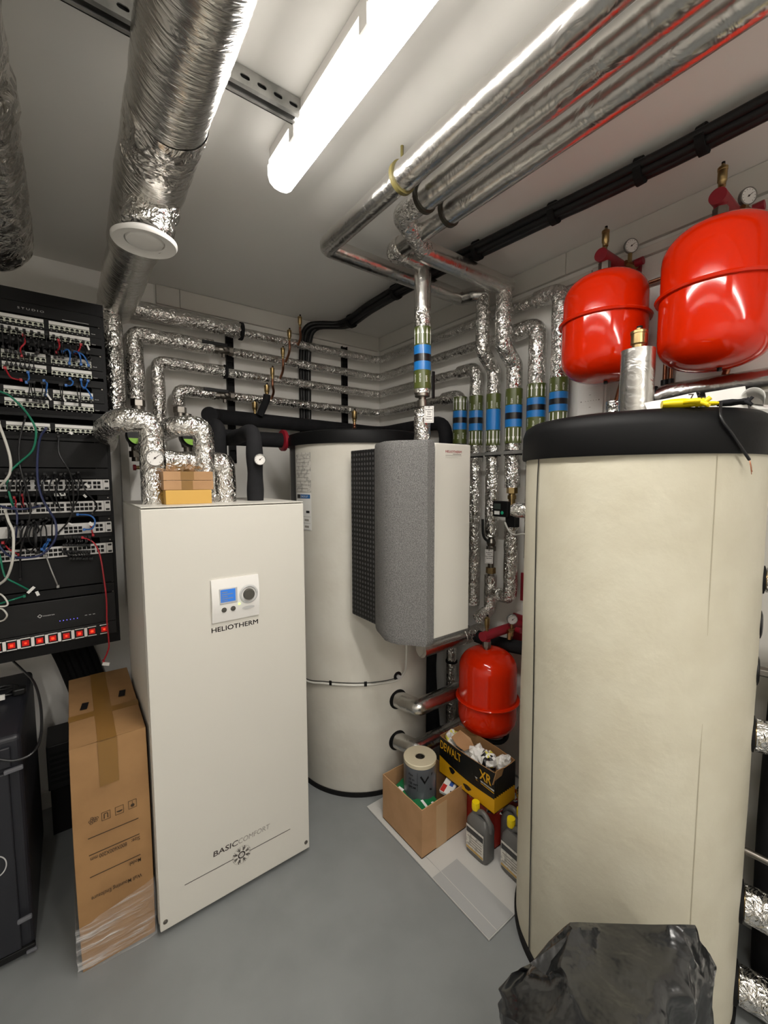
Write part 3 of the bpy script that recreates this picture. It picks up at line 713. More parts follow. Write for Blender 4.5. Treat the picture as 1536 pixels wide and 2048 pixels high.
# circulation pumps
def pump(px, py, y, label):
    c = PX(px, py, y=y); t = thing('circulation_pump', label, 'pump', (c.x, y, c.z-.12))
    G().lathe([(.0, -.05), (.030, -.05), (.034, -.03), (.034, .03), (.030, .05), (0, .05)], (c.x, y+.05, c.z), (0, 0, 1), 24).build('pump_body', NICK, t)
    G().cyl((c.x, y+.05, c.z-.12), (c.x, y+.05, c.z+.12), .022, 20).build('flow_tube', NICK, t)
    for s in (-1, 1): G().cyl((c.x, y+.05, c.z+s*.07), (c.x, y+.05, c.z+s*.10), .032, 6).build('union_nut', NICK, t, .001)
    h = G().lathe([(.046, .04), (.05, 0), (.05, -.045), (.045, -.052), (0, -.052)], (c.x, y, c.z), (0, 1, 0), 32).build('motor_head', BLK, t)
    g = G(); yy = y-.0535
    ar = [(.044*math.cos(a), .044*math.sin(a)) for a in [PI+.35+(PI-.7)*i/14 for i in range(15)]]
    g.add([(c.x+a, yy, c.z+b) for a, b in ar], [tuple(range(15))], 0)
    for i in range(8):
        a = 2*PI*i/8; g.add([(c.x+.010*math.cos(a)-.0012*math.sin(a), yy-.0006, c.z-.025+.010*math.sin(a)), (c.x+.003*math.cos(a), yy-.0006, c.z-.025+.003*math.sin(a)), (c.x+.010*math.cos(a)+.0012*math.sin(a), yy-.0006, c.z-.025+.010*math.sin(a))], [(0, 1, 2)], 1)
    g.build('label_plate', [LIMEG, DRED], h)
    return t
pump(380, 874, 2.30, 'black round pump with lime label between the two foil risers on the cabinet')
pump(274, 872, 2.36, 'black round pump half hidden behind the leftmost foil riser')
# small valve with red knob
c = PX(272, 935, y=2.36)
g = G().cyl((c.x, 2.36, c.z), (c.x+.05, 2.34, c.z), .009, 14); g.cyl((c.x-.012, 2.36, c.z), (c.x, 2.36, c.z), .014, 14, 1)
solo(g, 'drain_valve', [BRASS, DRED], 'small brass drain cock with red knob behind the left foil riser', 'valve', (c.x, 2.36, c.z-.01))
# cartons on the cabinet
y0 = 1.712
def carton(x0, x1, z0, z1, d, m, label, tape=None, tilt=0):
    t = thing('small_carton', label, 'box', ((x0+x1)/2, y0+d/2, z0), 'small cartons stacked on the cabinet')
    G().box(x0, x1, y0, y0+d, z0, z1).build('carton_body', m, t, .0015)
    if tape:
        g = G().box(tape[0], tape[1], y0-.0006, y0+.0006, z0+.0005, z1); g.box(tape[0], tape[1], y0-.0006, y0+d, z1-.0003, z1+.0005)
        g.build('tape_strip', TAPEM, t)
    return t
xa, xb_ = PX(332, 1005, y=y0).x, PX(424, 1005, y=y0).x
za = PX(378, 980, y=y0).z; zb_ = PX(378, 961, y=y0).z; zc_ = PX(378, 943, y=y0).z
carton(xa, xb_, zt, za, .10, YELC, 'yellow carton, lowest of the three small boxes on the white cabinet')
xa, xb_ = PX(327, 970, y=y0).x, PX(427, 970, y=y0).x
carton(xa, xb_, za+.001, zb_, .11, CARD2, 'flat brown carton in the middle of the three small boxes', (xa+.06, xa+.10))
carton(xa, xb_-.001, zb_+.001, zc_, .11, CARD2, 'flat brown taped carton on top of the three small boxes', (xa+.058, xa+.105))

# ------------------------------------------------------------------ buffer tank behind
T1 = (1.361, 2.061); R1 = .393
def cang(px, py, c, R):
    d = ray(px, py); a = d.x*d.x+d.y*d.y; b = -(d.x*c[0]+d.y*c[1]); cc = c[0]**2+c[1]**2-R*R
    D_ = max(b*b-a*cc, 0); tt = (-b-math.sqrt(D_))/a; an = math.atan2(d.y*tt-c[1], d.x*tt-c[0]); return (an-2*PI if an > 1.2 else an), CAM.z+d.z*tt
t = thing('buffer_tank', 'tall off-white round tank with black lid between the two white appliances', 'tank', (*T1, 0))
G().lathe([(.0, .022), (R1-.004, .022), (R1, .03), (R1+.001, .6), (R1-.001, 1.2), (R1, 1.80), (R1, 1.84)], (*T1, 0), seg=96).build('jacket', OFFW, t)
G().lathe([(0, 0), (R1+.004, 0), (R1+.004, .022), (0, .022)], (*T1, 0), seg=96).build('base_ring', BLKM, t)
G().lathe([(R1, 1.828), (R1+.012, 1.828), (R1+.014, 1.87), (R1+.006, 1.890), (R1-.02, 1.898), (0, 1.90)], (*T1, 0), seg=96).build('lid', CAPB, t)
a0 = cang(582, 950, T1, R1)[0]; a1 = cang(592, 950, T1, R1)[0]
G().patch(T1, R1+.002, a0, a1, .03, 1.83).build('zip_strip', BLK, t)
G().patch(T1, R1+.004, a0-.06, a0, .03, 1.83).build('edge_strip', OFFW, t)
# rating plate and energy label
la0 = cang(593, 950, T1, R1)[0]; la1 = cang(622, 950, T1, R1)[0]; lz1 = cang(605, 905, T1, R1)[1]; lz0 = cang(610, 1060, T1, R1)[1]; lm = cang(605, 985, T1, R1)[1]
g = G().patch(T1, R1+.001, la0, la1, lm+.004, lz1, 0); Rl = R1+.0018; w_ = (la1-la0)
for k in range(9):
    zz = lz1-.034-k*.019; g.patch(T1, Rl, la0+w_*.05, la1-w_*.08*(k % 3), zz, zz+.0022, 1, 4)
for i, ch in enumerate('HELIOTHERM'):
    V, Fc, W = glyphs(ch, .02); ss = .014; aa = la0+w_*(.04+.088*i)
    g.add([(T1[0]+Rl*math.cos(aa+x*ss*.8/Rl), T1[1]+Rl*math.sin(aa+x*ss*.8/Rl), lz1-.019+y*ss) for x, y in V], Fc, 1)
g.build('rating_plate', [LABW, GINK2], t)
g = G().patch(T1, R1+.001, la0, la1, lz0, lm-.002, 0)
g.patch(T1, Rl, la0+w_*.08, la0+w_*.32, lm-.030, lm-.010, 3, 3); g.patch(T1, Rl, la0+w_*.34, la1-w_*.06, lm-.030, lm-.010, 1, 4)
for i, ch in enumerate('ENERGY'):
    V, Fc, W = glyphs(ch, .02); ss = .014; aa = la0+w_*(.38+.08*i)
    g.add([(T1[0]+(Rl+.0005)*math.cos(aa+x*ss*.7/Rl), T1[1]+(Rl+.0005)*math.sin(aa+x*ss*.7/Rl), lm-.025+y*ss) for x, y in V], Fc, 4)
for zz in (lz0+.07, lz0+.036, lz0+.004): g.patch(T1, Rl, la0+w_*.05, la1-w_*.05, zz, zz+.0015, 2, 4)
g.patch(T1, Rl, la0+w_*.70, la0+w_*.90, lm-.105, lm-.093, 3, 3)
for zz in (lz0+.048, lz0+.014): g.patch(T1, Rl, la0+w_*.6, la0+w_*.85, zz, zz+.010, 2, 3)
g.build('energy_label', [PAPER, BLUEL, GINK2, BBLK, PRINT], t)
# copper stub and vent on the lid
vt = PX(709, 862, y=2.061)
g = G()
for k in range(5): g.lathe([(.0085, 0), (.011, .004), (.0085, .008), (.0085, .014)], (vt.x, 2.061, 1.898+k*.014), seg=14)
g.build('copper_stub', COPP, t); air_vent(t, vt.x, 2.061, 1.965, .08, .015)
# sensor port, pipe ports
def port(parent, px, py, r, m=BLK, name='port_collar'):
    a, z = cang(px, py, T1, R1); n = Vector((math.cos(a), math.sin(a), 0)); c = Vector((T1[0], T1[1], z))+n*R1
    G().lathe([(r, -.01), (r, .003), (r*.8, .004), (0, .004)], c, n, 24).build(name, m, parent); return c, n
c, n = port(t, 795, 1352, .024)
G().cyl(c, c+n*.02, .011, 6).build('sensor_plug', GREYP, t)
c1, n1 = port(t, 796, 1398, .052, BLKM); c2, n2 = port(t, 795, 1480, .052, BLKM)
p = thing('insulated_pipe', 'foil pipe from the off-white tank running behind the lower red vessel', 'pipe', (c1.x+.2, c1.y-.13, c1.z-.04))
G().tube(rounded([c1, c1+Vector((.03, -.125, 0)), (1.86, c1.y-.125, c1.z)], .012, 3), .042, 28, 0, jit=.02, step=.016).build('lagging', FOILS, p)
p = thing('insulated_pipe', 'lowest foil pipe from the off-white tank, half hidden by the tape roll', 'pipe', (c2.x+.2, c2.y-.13, c2.z-.04))
G().tube(rounded([c2, c2+Vector((.03, -.11, 0)), (1.86, c2.y-.11, c2.z)], .012, 3), .042, 28, 0, jit=.02, step=.016).build('lagging', FOILS, p)

# ------------------------------------------------------------------ fresh water unit (grey foam, white panel)
UB, UT = .98, 1.803
P_ = lambda px, py: PX(px, py, z=UB)
ul = P_(715, 1241); u2 = P_(752, 1259); u3 = P_(768, 1280); u4 = P_(795, 1289); u5 = P_(860, 1292); u6 = P_(869, 1283); u7 = P_(930, 1258)
ubk = ul.y+.05; yf = u6.y+.006
t = thing('wall_unit', 'tall grey speckled foam unit with white front panel hung before the off-white tank', 'fresh water module', ((ul.x+u7.x)/2, 1.45, UB))
G().box(ul.x+.002, u7.x-.01, u2.y-.06, ubk, UB+.02, UT-.02).build('perforated_case', PERF, t, .003)
foam = [(ul.x+.02, u2.y+.02), (ul.x-.004, u2.y), (u3.x, u3.y), (u3.x+.004, (u3.y+u4.y)/2), (u4.x, u4.y), (u4.x+.03, u4.y-.032), (u5.x-.02, u5.y-.002), (u5.x+.02, u5.y), (u6.x, u6.y+.006), (u6.x, yf+.05), (u6.x-.02, u2.y+.02)]
foam = [tuple(q) for q in foam]
g = G(); N = len(foam); cxy = Vector((sum(q[0] for q in foam)/N, sum(q[1] for q in foam)/N))
rings = [(UB-.002, .94), (UB+.010, .985), (UB+.028, 1), (UT-.030, 1), (UT-.010, .985), (UT-.001, .95)]
V = []
for z, s in rings:
    for q in foam: V.append((cxy.x+(q[0]-cxy.x)*s, cxy.y+(q[1]-cxy.y)*s, z))
g.add(V, [(r*N+i, r*N+(i+1) % N, (r+1)*N+(i+1) % N, (r+1)*N+i) for r in range(len(rings)-1) for i in range(N)], 0, True)
g.add(V[:N], [tuple(range(N))]); g.add(V[-N:], [tuple(range(N))])
g.build('foam_cover', EPP, t)
G().box(u6.x, u7.x+.004, u2.y-.12, u2.y+.02, UB+.0, UT-.004).build('side_shell', EPP, t, .008)
G().box(u6.x+.002, u7.x, yf-.002, yf+.10, UB+.008, UT-.008).build('front_panel', WHITE, t, .004)
G().box(u6.x+.004, u7.x+.010, yf+.006, u2.y-.1, UB-.006, UT-.006).build('edge_frame', EPP, t, .006)
fz = UT-.045
g = G().box(u6.x+.055, u6.x+.055+.10, yf-.0028, yf-.002, fz-.020, fz+.014, 0)
g.text('HELIOTHERM', (u6.x+.058, yf-.0032, fz), (1, 0, 0), (0, 0, 1), w=.094, h=.0135, m=1)
g.text('HELIOTHERM', (u6.x+.0586, yf-.0033, fz+.0004), (1, 0, 0), (0, 0, 1), w=.094, h=.0135, m=1)
g.box(u6.x+.058, u6.x+.152, yf-.0032, yf-.003, fz-.012, fz-.0105, 2); g.box(u6.x+.10, u6.x+.15, yf-.0032, yf-.003, fz-.007, fz-.004, 2)
g.build('badge', [WHITE2, DRED, GINK2], t)
g = G().box(ul.x+.1, u7.x-.1, ubk, T1[1]-.36, 1.2, 1.6); g.build('mounting_bracket', BLKM, t)
# sensor cable round the tank
a_s = [(px, py) for px, py in ((614, 1362), (650, 1367), (690, 1370), (730, 1370), (768, 1366), (795, 1360), (806, 1348))]
pts = []
for px, py in a_s:
    a, z = cang(px, py, T1, R1+.008); pts.append((T1[0]+(R1+.008)*math.cos(a), T1[1]+(R1+.008)*math.sin(a), z))
a, z = cang(600, 1358, T1, R1+.008); pts.insert(0, (T1[0]+(R1+.008)*math.cos(a-.25), T1[1]+(R1+.008)*math.sin(a-.25), pts[0][2]+.004))
e = PX(812, 1330, y=1.62); e2 = PX(814, 1288, y=1.50)
pts += [tuple(e), (e2.x, e2.y, UB)]
t = thing('sensor_cable', 'pale cable strapped round the off-white tank, rising into the grey unit', 'cable', pts[3])
G().tube(smoothc(pts, 8), .0055, 10).build('cable', CAB['white'], t)
g = [Vector(q)+Vector((0, 0, .011)) for q in pts[:7]]
G().tube(smoothc(g, 8), .0022, 8).build('thin_wire', CAB['black'], t)
for px, py in ((662, 1366), (731, 1368)):
    a, z = cang(px, py, T1, R1+.008)
    G().patch(T1, R1+.0145, a-.018, a+.018, z-.010, z+.016, 0, 3).build('cable_clip', BLK, t)

# ------------------------------------------------------------------ big cream tank on the right
T2 = (1.500, .630); R2 = .336
t = thing('storage_tank', 'big cream leatherette jacketed tank with black lid in the right foreground', 'tank', (*T2, 0))
def jr(a, z): return R2
g = G(); NS = 120; zs = [.03+i*(1.73-.03)/60 for i in range(61)]
V = []
for z in zs:
    for k in range(NS):
        a = 2*PI*k/NS; r = R2+.0022*noise.noise(Vector((math.cos(a)*2, math.sin(a)*2, z*2.2)))+.0012*noise.noise(Vector((math.cos(a)*9, math.sin(a)*9, z*5)))
        V.append((T2[0]+r*math.cos(a), T2[1]+r*math.sin(a), z))
g.add(V, [(i*NS+k, i*NS+(k+1) % NS, (i+1)*NS+(k+1) % NS, (i+1)*NS+k) for i in range(60) for k in range(NS)], 0, True)
g.build('jacket', CREAM, t)
G().lathe([(0, 0), (R2+.006, 0), (R2+.006, .026), (R2-.004, .034), (0, .034)], (*T2, 0), seg=96).build('base_ring', BLKM, t)
G().lathe([(R2-.002, 1.712), (R2+.010, 1.712), (R2+.013, 1.718), (R2+.012, 1.79), (R2+.004, 1.815), (R2-.018, 1.830), (R2-.05, 1.834), (0, 1.834)], (*T2, 0), seg=96).build('lid', CAPB, t)
g = G()
zz = [.03, .4, .9, 1.3, 1.55, 1.66, 1.715]; aa = [cang(x, y, T2, R2)[0] for x, y in ((1059, 1910), (1064, 1650), (1070, 1330), (1073, 1120), (1075, 1000), (1077, 960), (1079, 921))]
for i in range(6):
    V = [(T2[0]+(R2+.003)*math.cos(a+s*.009), T2[1]+(R2+.003)*math.sin(a+s*.009), z) for z, a in ((zz[i], aa[i]), (zz[i+1], aa[i+1])) for s in (-1, 1)]
    g.add(V, [(0, 1, 3, 2)], 0, True)
g.build('zip_seam', BLK, t)
sa = cang(1418, 1200, T2, R2)[0]
g = G()
g.patch(T2, R2+.0018, sa-.003, sa+.003, .04, 1.712, 0, 1); g.build('stitched_seam', mat('seam_thread', 'b4ad97', .7), t)
nd = Vector((.10, -1, 0)).normalized()
def t2port(px, z, ang, r, out, L, name, m=FOIL, collar=True):
    a = math.radians(ang); n = Vector((math.cos(a), math.sin(a), 0)); c = Vector((T2[0], T2[1], z))+n*R2
    G().lathe([(r*1.35, -.02), (r*1.35, .004), (r*.9, .006), (0, .006)], c, n, 24).build('port_collar', BLK, t)
    if L: return c, n
for z, r, L, nm in ((1.395, .030, 1.0, 'second'), (1.075, 0, 0, ''), (.90, .036, 1.0, ''), (.375, .040, 1.0, ''), (.115, .042, 1.0, '')): pass
ports = []
for py, r, L, lab in ((1155, .036, .5, 'topmost short foil pipe leaving the right side of the cream tank'), (1462, .046, .5, 'foil pipe leaving the right side of the cream tank at mid height'), (1805, .052, .6, 'foil pipe leaving the cream tank low on the right above the lowest one'), (1975, .052, .6, 'lowest foil pipe leaving the cream tank at the right edge')):
    a = math.radians(-76); n = Vector((math.cos(a), math.sin(a), 0)); xy = Vector((T2[0], T2[1], 0))+n*R2
    z = ZH(xy.x, xy.y, 1490, py); c = Vector((xy.x, xy.y, z))
    G().lathe([(r*1.12, -.02), (r*1.12, .004), (r*.9, .006), (0, .006)], c, n, 24).build('port_collar', BLKM, t)
    p = thing('insulated_pipe', lab, 'pipe', c)
    G().cyl(c, c+n*.012, r*.75, 16).build('brass_stub', BRASS, p)
    G().tube([c+n*.008, c+n*.05, c+nd*L], r, 26, 0, jit=.035, step=.014).build('lagging', FOIL, p)
for py, r in ((1247, .040), (1340, .042)):
    a = math.radians(-76); n = Vector((math.cos(a), math.sin(a), 0)); xy = Vector((T2[0], T2[1], 0))+n*R2
    c = Vector((xy.x, xy.y, ZH(xy.x, xy.y, 1510, py)))
    G().lathe([(r, -.02), (r, .003), (r*.75, .006), (r*.3, .006), (r*.28, .002), (0, .002)], c, n, 24).build('blind_port', BLK, t)
    if py == 1340: G().cyl(c, c+n*.05, .015, 6).build('pipe_plug', NICK, t, .001)
a = math.radians(-78); n = Vector((math.cos(a), math.sin(a), 0)); xy = Vector((T2[0], T2[1], 0))+n*R2; zz = ZH(xy.x, xy.y, 1488, 1700)
G().cyl((xy.x, xy.y, zz), Vector((xy.x, xy.y, zz))+nd*.2, .010, 12).build('drain_stub', NICK, t)
# low foil elbow between cream tank and jerrycans
t = thing('insulated_pipe', 'crumpled foil elbow low behind the grey bottles beside the cream tank', 'pipe', (1.46, 1.0, .22))
q = PX(1022, 1590, y=1.02)
G().tube(rounded([(1.50, .955, .30), (1.50, 1.005, .30), (1.62, 1.03, .29), (1.88, 1.05, .29)], .02, 4), .042, 28, 0, jit=.035, step=.014).build('lagging', FOIL, t)
# ------------------------------------------------------------------ red expansion vessels
def vessel(cx, cy, R, z0, z1, zrim, arm_z, vent_h, label, gx, gz, cxr, czr, rim_up=0):
    t = thing('expansion_vessel', label, 'expansion vessel', (cx, cy, z0))
    d = min(.105, (z1-z0)*.26); prof = []
    for k in range(9):
        a = PI/2*k/8; prof.append((R*math.sin(a)**.8, z0+d*(1-math.cos(a)**.9)))
    prof += [(R, zrim-.004)]
    G().lathe(prof+[(R, zrim)], (cx, cy, 0), seg=72).build('lower_shell', RED, t)
    prof = [(R*.985, zrim), (R*.985, z1-d)]
    for k in range(1, 10):
        a = PI/2*k/9; prof.append((R*.985*math.cos(a)**.8, z1-d+d*math.sin(a)**.9))
    G().lathe(prof, (cx, cy, 0), seg=72).build('upper_shell', RED, t)
    G().lathe([(R*.98, zrim-.006), (R+.010, zrim-.006), (R+.013, zrim), (R+.010, zrim+.005), (R*.98, zrim+.006)], (cx, cy, 0), seg=72).build('weld_rim', RED, t)
    nx = cx-.012
    g = G().cyl((nx, cy, z1-.015), (nx, cy, z1+.012), .016, 20); g.cyl((nx, cy, z1+.010), (nx, cy, z1+.040), .022, 6)
    g.build('union_nut', NICK, t, .001)
    ar = .024
    g = G().cyl((nx, cy, z1+.038), (nx, cy, arm_z), .019, 20); g.cyl((nx-.034, cy, arm_z), (XW-.01, cy, arm_z), ar, 28)
    g.box(XW-.012, XW, cy-.045, cy+.045, arm_z-.10, arm_z+.05)
    g.build('manifold_arm', DRED, t)
    air_vent(t, nx, cy, arm_z+ar-.002, vent_h, .013)
    gauge(t, (gx, cy-.035, gz), (-.75, -1, -.15), .027)
    g = G().cyl((gx+.004, cy-.03, gz-.026), (gx+.004, cy-.03, arm_z-.03), .008, 12); g.cyl((gx-.03, cy-.03, arm_z-.0), (gx+.04, cy-.04, arm_z), .010, 6); g.cyl((gx, cy-.02, arm_z-.05), (gx, cy-.02, arm_z+.01), .013, 6)
    g.build('safety_valve', BRASS, t)
    G().cyl((gx+.02, cy-.045, arm_z+.004), (gx+.02, cy-.075, arm_z+.006), .015, 12).build('red_cap', DRED, t, .001)
    G().cyl((cx-.01, cy-.02, z0-.010), (cx-.01, cy-.02, z0+.012), .007, 10).build('air_valve_cap', BLK, t)
    return t
vessel(1.72, .852, .153, 2.030, 2.445, 2.262, 2.505, .085, 'red expansion vessel hung on the wall, left one of the upper pair', 1.845, PX(1262, 492, x=1.845).z, 0, 0)
t = vessel(1.715, .488, .160, 2.005, 2.465, 2.248, 2.530, .085, 'largest looking red expansion vessel, at the right edge above the cream tank', 1.835, PX(1490, 395, x=1.835).z, 0, 0)
t = vessel(1.655, 1.342, .146, .362, .800, .548, .868, .075, 'red expansion vessel standing low above the boxes beside the cream tank', 1.80, PX(1022, 1238, x=1.80).z, 0, 0)
G().tube([(1.655+.10*math.cos(a), 1.342+.10*math.sin(a), .366-.006*math.sin(3*a)) for a in [2*PI*i/40 for i in range(41)]], .011, 10).build('rubber_ring', BLKM, t)
# copper pipes and foil pipe on the right wall
t = thing('copper_pipe', 'thin bare copper pipes on the wall between the two upper red vessels', 'pipe', (1.9, .68, 2.0))
c = PX(1338, 720, x=1.895)
for dy in (-.008, .012):
    G().tube([(1.895, c.y+dy, PX(1338, 762, x=1.895).z), (1.895, c.y+dy, c.z+.25), (1.895, c.y+dy, 2.44)], .0075, 12).build('copper_tube', COPP, t)
    G().lathe([(0, -.014), (.013, -.010), (.013, .010), (0, .014)], (1.895, c.y+dy, PX(1338, 764, x=1.895).z), seg=12).build('end_cap', BLK, t)
zz = PX(1308, 562, x=1.90).z
G().cyl((1.90, 1.0, zz), (1.90, .2, zz), .008, 12).build('copper_tube', COPP, t)
c = PX(1455, 735, x=1.88)
t = thing('copper_pipe', 'short copper tail under the right red vessel', 'pipe', (c.x, c.y, c.z-.05))
G().tube(smoothc([(1.88, c.y, c.z+.06), (1.88, c.y, c.z), (1.87, c.y+.015, c.z-.06)], 5), .011, 12).build('copper_tube', COPP, t)
c = PX(1236, 800, x=1.89)
t = thing('copper_pipe', 'short copper tail below the left upper red vessel by the white switch box', 'pipe', (c.x, c.y, c.z-.05))
G().tube(smoothc([(1.88, c.y-.02, c.z+.08), (1.88, c.y, c.z), (1.88, c.y+.01, c.z-.08)], 5), .010, 12).build('copper_tube', COPP, t)
c = PX(1380, 782, x=1.86)
t = thing('insulated_pipe', 'level foil pipe along the right wall below the two upper red vessels', 'pipe', (1.86, .3, c.z-.04))
G().tube(rounded([(1.80, .80, c.z-.10), (1.85, .76, c.z-.03), (1.86, .66, c.z), (1.86, -.6, c.z)], .05, 4), .040, 28, 0, jit=.012, step=.03).build('lagging', FOILS, t)
G().tube([(1.845, .80, c.z-.02), (1.85, .70, c.z-.01)], .046, 24, 0, jit=.06, step=.012).build('dark_sleeve', BLKR, t)
# switch box, trunking
c0 = PX(1160, 762, x=1.90); c1 = PX(1212, 835, x=1.90)
t = thing('spur_switch', 'white square switch box on the right wall under the left upper red vessel', 'switch', (XW, (c0.y+c1.y)/2, c1.z))
ya, yb, za, zb2 = c1.y, c0.y, c1.z, c0.z
G().box(1.885, XW, ya-.003, yb+.003, za-.003, za+(zb2-za)*1.25).build('back_box', PLAST, t, .003)
G().box(1.876, 1.885, ya+.004, yb-.004, za+.02, za+.02+(yb-ya)*.95).build('face_plate', PLAST, t, .003)
g = G(); ym = (ya+yb)/2; zm = za+.02+(yb-ya)*.47
for k in range(5): g.box(1.8755, 1.876, ym-.03+.012*k, ym-.026+.012*k, zm-.001, zm+.001)
for s in (-1, 1): g.lathe([(.003, 0), (0, .0003)], (1.8757, ym+s*.04, zm), (-1, 0, 0), 10)
g.box(1.8755, 1.876, ym-.004, ym+.004, zm+.025, zm+.027); g.box(1.8755, 1.876, ym-.004, ym+.004, zm-.029, zm-.027)
g.build('switch_marks', GINK2, t)
tr0 = PX(1185, 545, x=1.905); zt_ = tr0.z
g = G().box(1.902, XW, Y0, tr0.y, zt_-.017, zt_+.017); g.box(1.904, 1.925, tr0.y-.0, tr0.y+.004, zt_-.008, zt_+.012, 1)
solo(g, 'cable_trunking', [TRIMM, BLKM], 'white mini trunking running level on the right wall behind the red vessels', 'trunking', (1.91, .2, zt_-.017), bevel=.002)
tr = PX(1090, 600, x=1.91)
g = G().box(1.908, XW, tr0.y+.006, 2.55, zt_-.014, zt_+.014)
solo(g, 'cable_trunking', [TRIMM], 'plain white trunking on the right wall behind the foil pipes', 'trunking', (1.91, 1.8, zt_-.014), bevel=.002)
g = G().box(.19, PX(361, 672, y=2.60).x, 2.606, YW, PX(340, 690, y=2.6).z, PX(340, 652, y=2.6).z)
solo(g, 'cable_trunking', [TRIMM], 'short white trunking on the back wall between the two top foil pipes', 'trunking', (.3, 2.61, 2.4), bevel=.002)
g = G().box(.225, .262, 2.60, YW, .15, 2.2)
solo(g, 'cable_trunking', [TRIMM], 'upright white trunking on the back wall between rack and cabinet', 'trunking', (.24, 2.61, .15), bevel=.002)
# meter
c = PX(1001, 1018, x=1.79)
t = thing('heat_meter', 'small black meter with grey display beside the cream tank edge', 'meter', (1.79, c.y, c.z-.05))
G().box(1.775, 1.80, c.y-.055, c.y+.038, c.z-.040, c.z+.042).build('meter_case', BLK, t, .004)
G().box(1.7735, 1.776, c.y-.012, c.y+.030, c.z+.0, c.z+.028).build('display', mat('grey_display', '3c4540', .3), t)
G().box(1.7735, 1.776, c.y-.006, c.y+.026, c.z-.028, c.z-.010).build('label_plate', PAPER, t)
G().lathe([(.009, 0), (.008, .002), (0, .002)], (1.775, c.y-.022, c.z-.018), (-1, 0, 0), 14).build('seal', mat('teal_seal', '2aa37c', .4), t)
G().box(1.79, 1.83, c.y-.09, c.y-.03, c.z-.09, c.z-.03).build('mount', BLK, t, .004)
q = PX(1022, 1020, y=1.12)
t = thing('insulated_pipe', 'rounded foil pipe end poking out beside the meter to the cream tank', 'pipe', (1.5, 1.06, q.z-.03))
G().tube([(q.x-.005, 1.12, q.z), (q.x+.012, 1.10, q.z), (1.56, .98, q.z-.002)], lambda L, T: .020+.012*min(1, L/.02), 26, 0, jit=.03, step=.012).build('lagging', FOIL, t)
w0 = PX(1010, 1045, x=1.78); w1 = PX(1030, 1070, x=1.74)
t = thing('meter_cable', 'white cable looping from the meter behind the cream tank', 'cable', w0)
G().tube(smoothc([w0, PX(1018, 1062, x=1.77), w1, PX(1052, 1068, x=1.70), (1.72, .98, w1.z+.02)], 6), .0045, 10).build('cable', CAB['white'], t)
# dark lagged pipes in the gap right of the off-white tank
t = thing('insulated_pipe', 'black foam pipes hanging in the dark gap right of the off-white tank', 'pipe', (1.7, 2.2, .1))
for x, y, zt2 in ((1.80, 2.05, 1.2), (1.74, 2.30, 1.1), (1.83, 1.93, 1.0)):
    G().tube(smoothc([(x, y, .02), (x-.02, y+.02, .45), (x+.01, y, .8), (x, y, zt2)], 5), .052, 20).build('foam_lagging', BLKR, t)
c = PX(903, 1320, x=1.83)
t = thing('insulated_pipe', 'slim upright foil pipe left of the lower red vessel', 'pipe', (1.83, c.y, .05))
G().tube([(1.83, c.y, .05), (1.83, c.y, .93)], .030, 24, 0, jit=.03, step=.015).build('lagging', FOIL, t)
G().lathe([(.031, -.006), (.036, -.006), (.036, .006), (.031, .006)], (1.83, c.y, PX(903, 1322, x=1.83).z), seg=24).build('clamp_ring', BLKM, t)
g = G().tube(smoothc([(1.87, 1.85, .80), (1.80, 1.66, .78), (1.80, 1.45, .77), (1.86, 1.2, .78)], 6), .035, 20)
solo(g, 'insulated_pipe', [BLKR], 'black foam pipe sagging level behind the lower red vessel head', 'pipe', (1.80, 1.5, .75))
g = G().box(XW-.012, XW, PX(1050, 1200, x=XW).y-.1, PX(1043, 1200, x=XW).y, 1.0, 1.15)
solo(g, 'wall_plate', [DRED], 'red plate on the right wall peeping beside the cream tank', 'plate', (XW, 1.25, 1.0))

# ------------------------------------------------------------------ things on the lid of the cream tank
ZL = 1.834
zpt = ZH(*T2, 1272, 702)
t = thing('insulated_pipe', 'upright foil pipe with brass vent standing on the lid of the cream tank', 'pipe', (*T2, ZL))
tc = (T2[0]+.0, T2[1])
G().tube([(*tc, ZL), (*tc, zpt)], .050, 36, 0, jit=.012, step=.02).build('lagging', FOILS, t)
air_vent(t, tc[0], tc[1], zpt-.012, .082, .023)
c = PX(1229, 815, y=.72)
t = thing('insulated_pipe', 'short foil stub on the cream tank lid left of the tall foil pipe', 'pipe', (c.x, .72, ZL))
G().tube([(c.x, .72, ZL), (c.x, .72, ZH(c.x, .72, 1229, 803))], .028, 24, 0, jit=.02, step=.015).build('lagging', FOIL, t)
def sheet(name, pts, nx, ny, m, label, cat, th=.0008, wav=.004, group=None):
    """thin paper or cloth sheet from four corners, slightly wavy, with thickness"""
    A_, B_, C_, D_ = [Vector(p) for p in pts]; g = G(); V = []; nn = (B_-A_).cross(D_-A_).normalized()
    for lay in (0, 1):
        for j in range(ny+1):
            for i in range(nx+1):
                u, v = i/nx, j/ny; p = A_*(1-u)*(1-v)+B_*u*(1-v)+C_*u*v+D_*(1-u)*v
                V.append(p+nn*(lay*th+wav*noise.noise(p*14)))
    W = nx+1; H = (nx+1)*(ny+1)
    F_ = [(j*W+i, j*W+i+1, (j+1)*W+i+1, (j+1)*W+i) for j in range(ny) for i in range(nx)]
    F_ += [tuple(q+H for q in f[::-1]) for f in F_]
    g.add(V, F_, 0, True); base = A_.copy(); return solo(g, name, m if isinstance(m, list) else [m], label, cat, base, group)
def onlid(px, d):
    """point over the lid seen at column px, d metres in from the near rim"""
    r_ = ray(px, 830); a = Vector((r_.x, r_.y)).normalized(); b = a.dot(Vector(T2)); h2 = Vector(T2).length_squared-b*b
    s = b-math.sqrt(max((R2)**2-h2, 0))+d; return Vector((a.x*s, a.y*s, ZL))
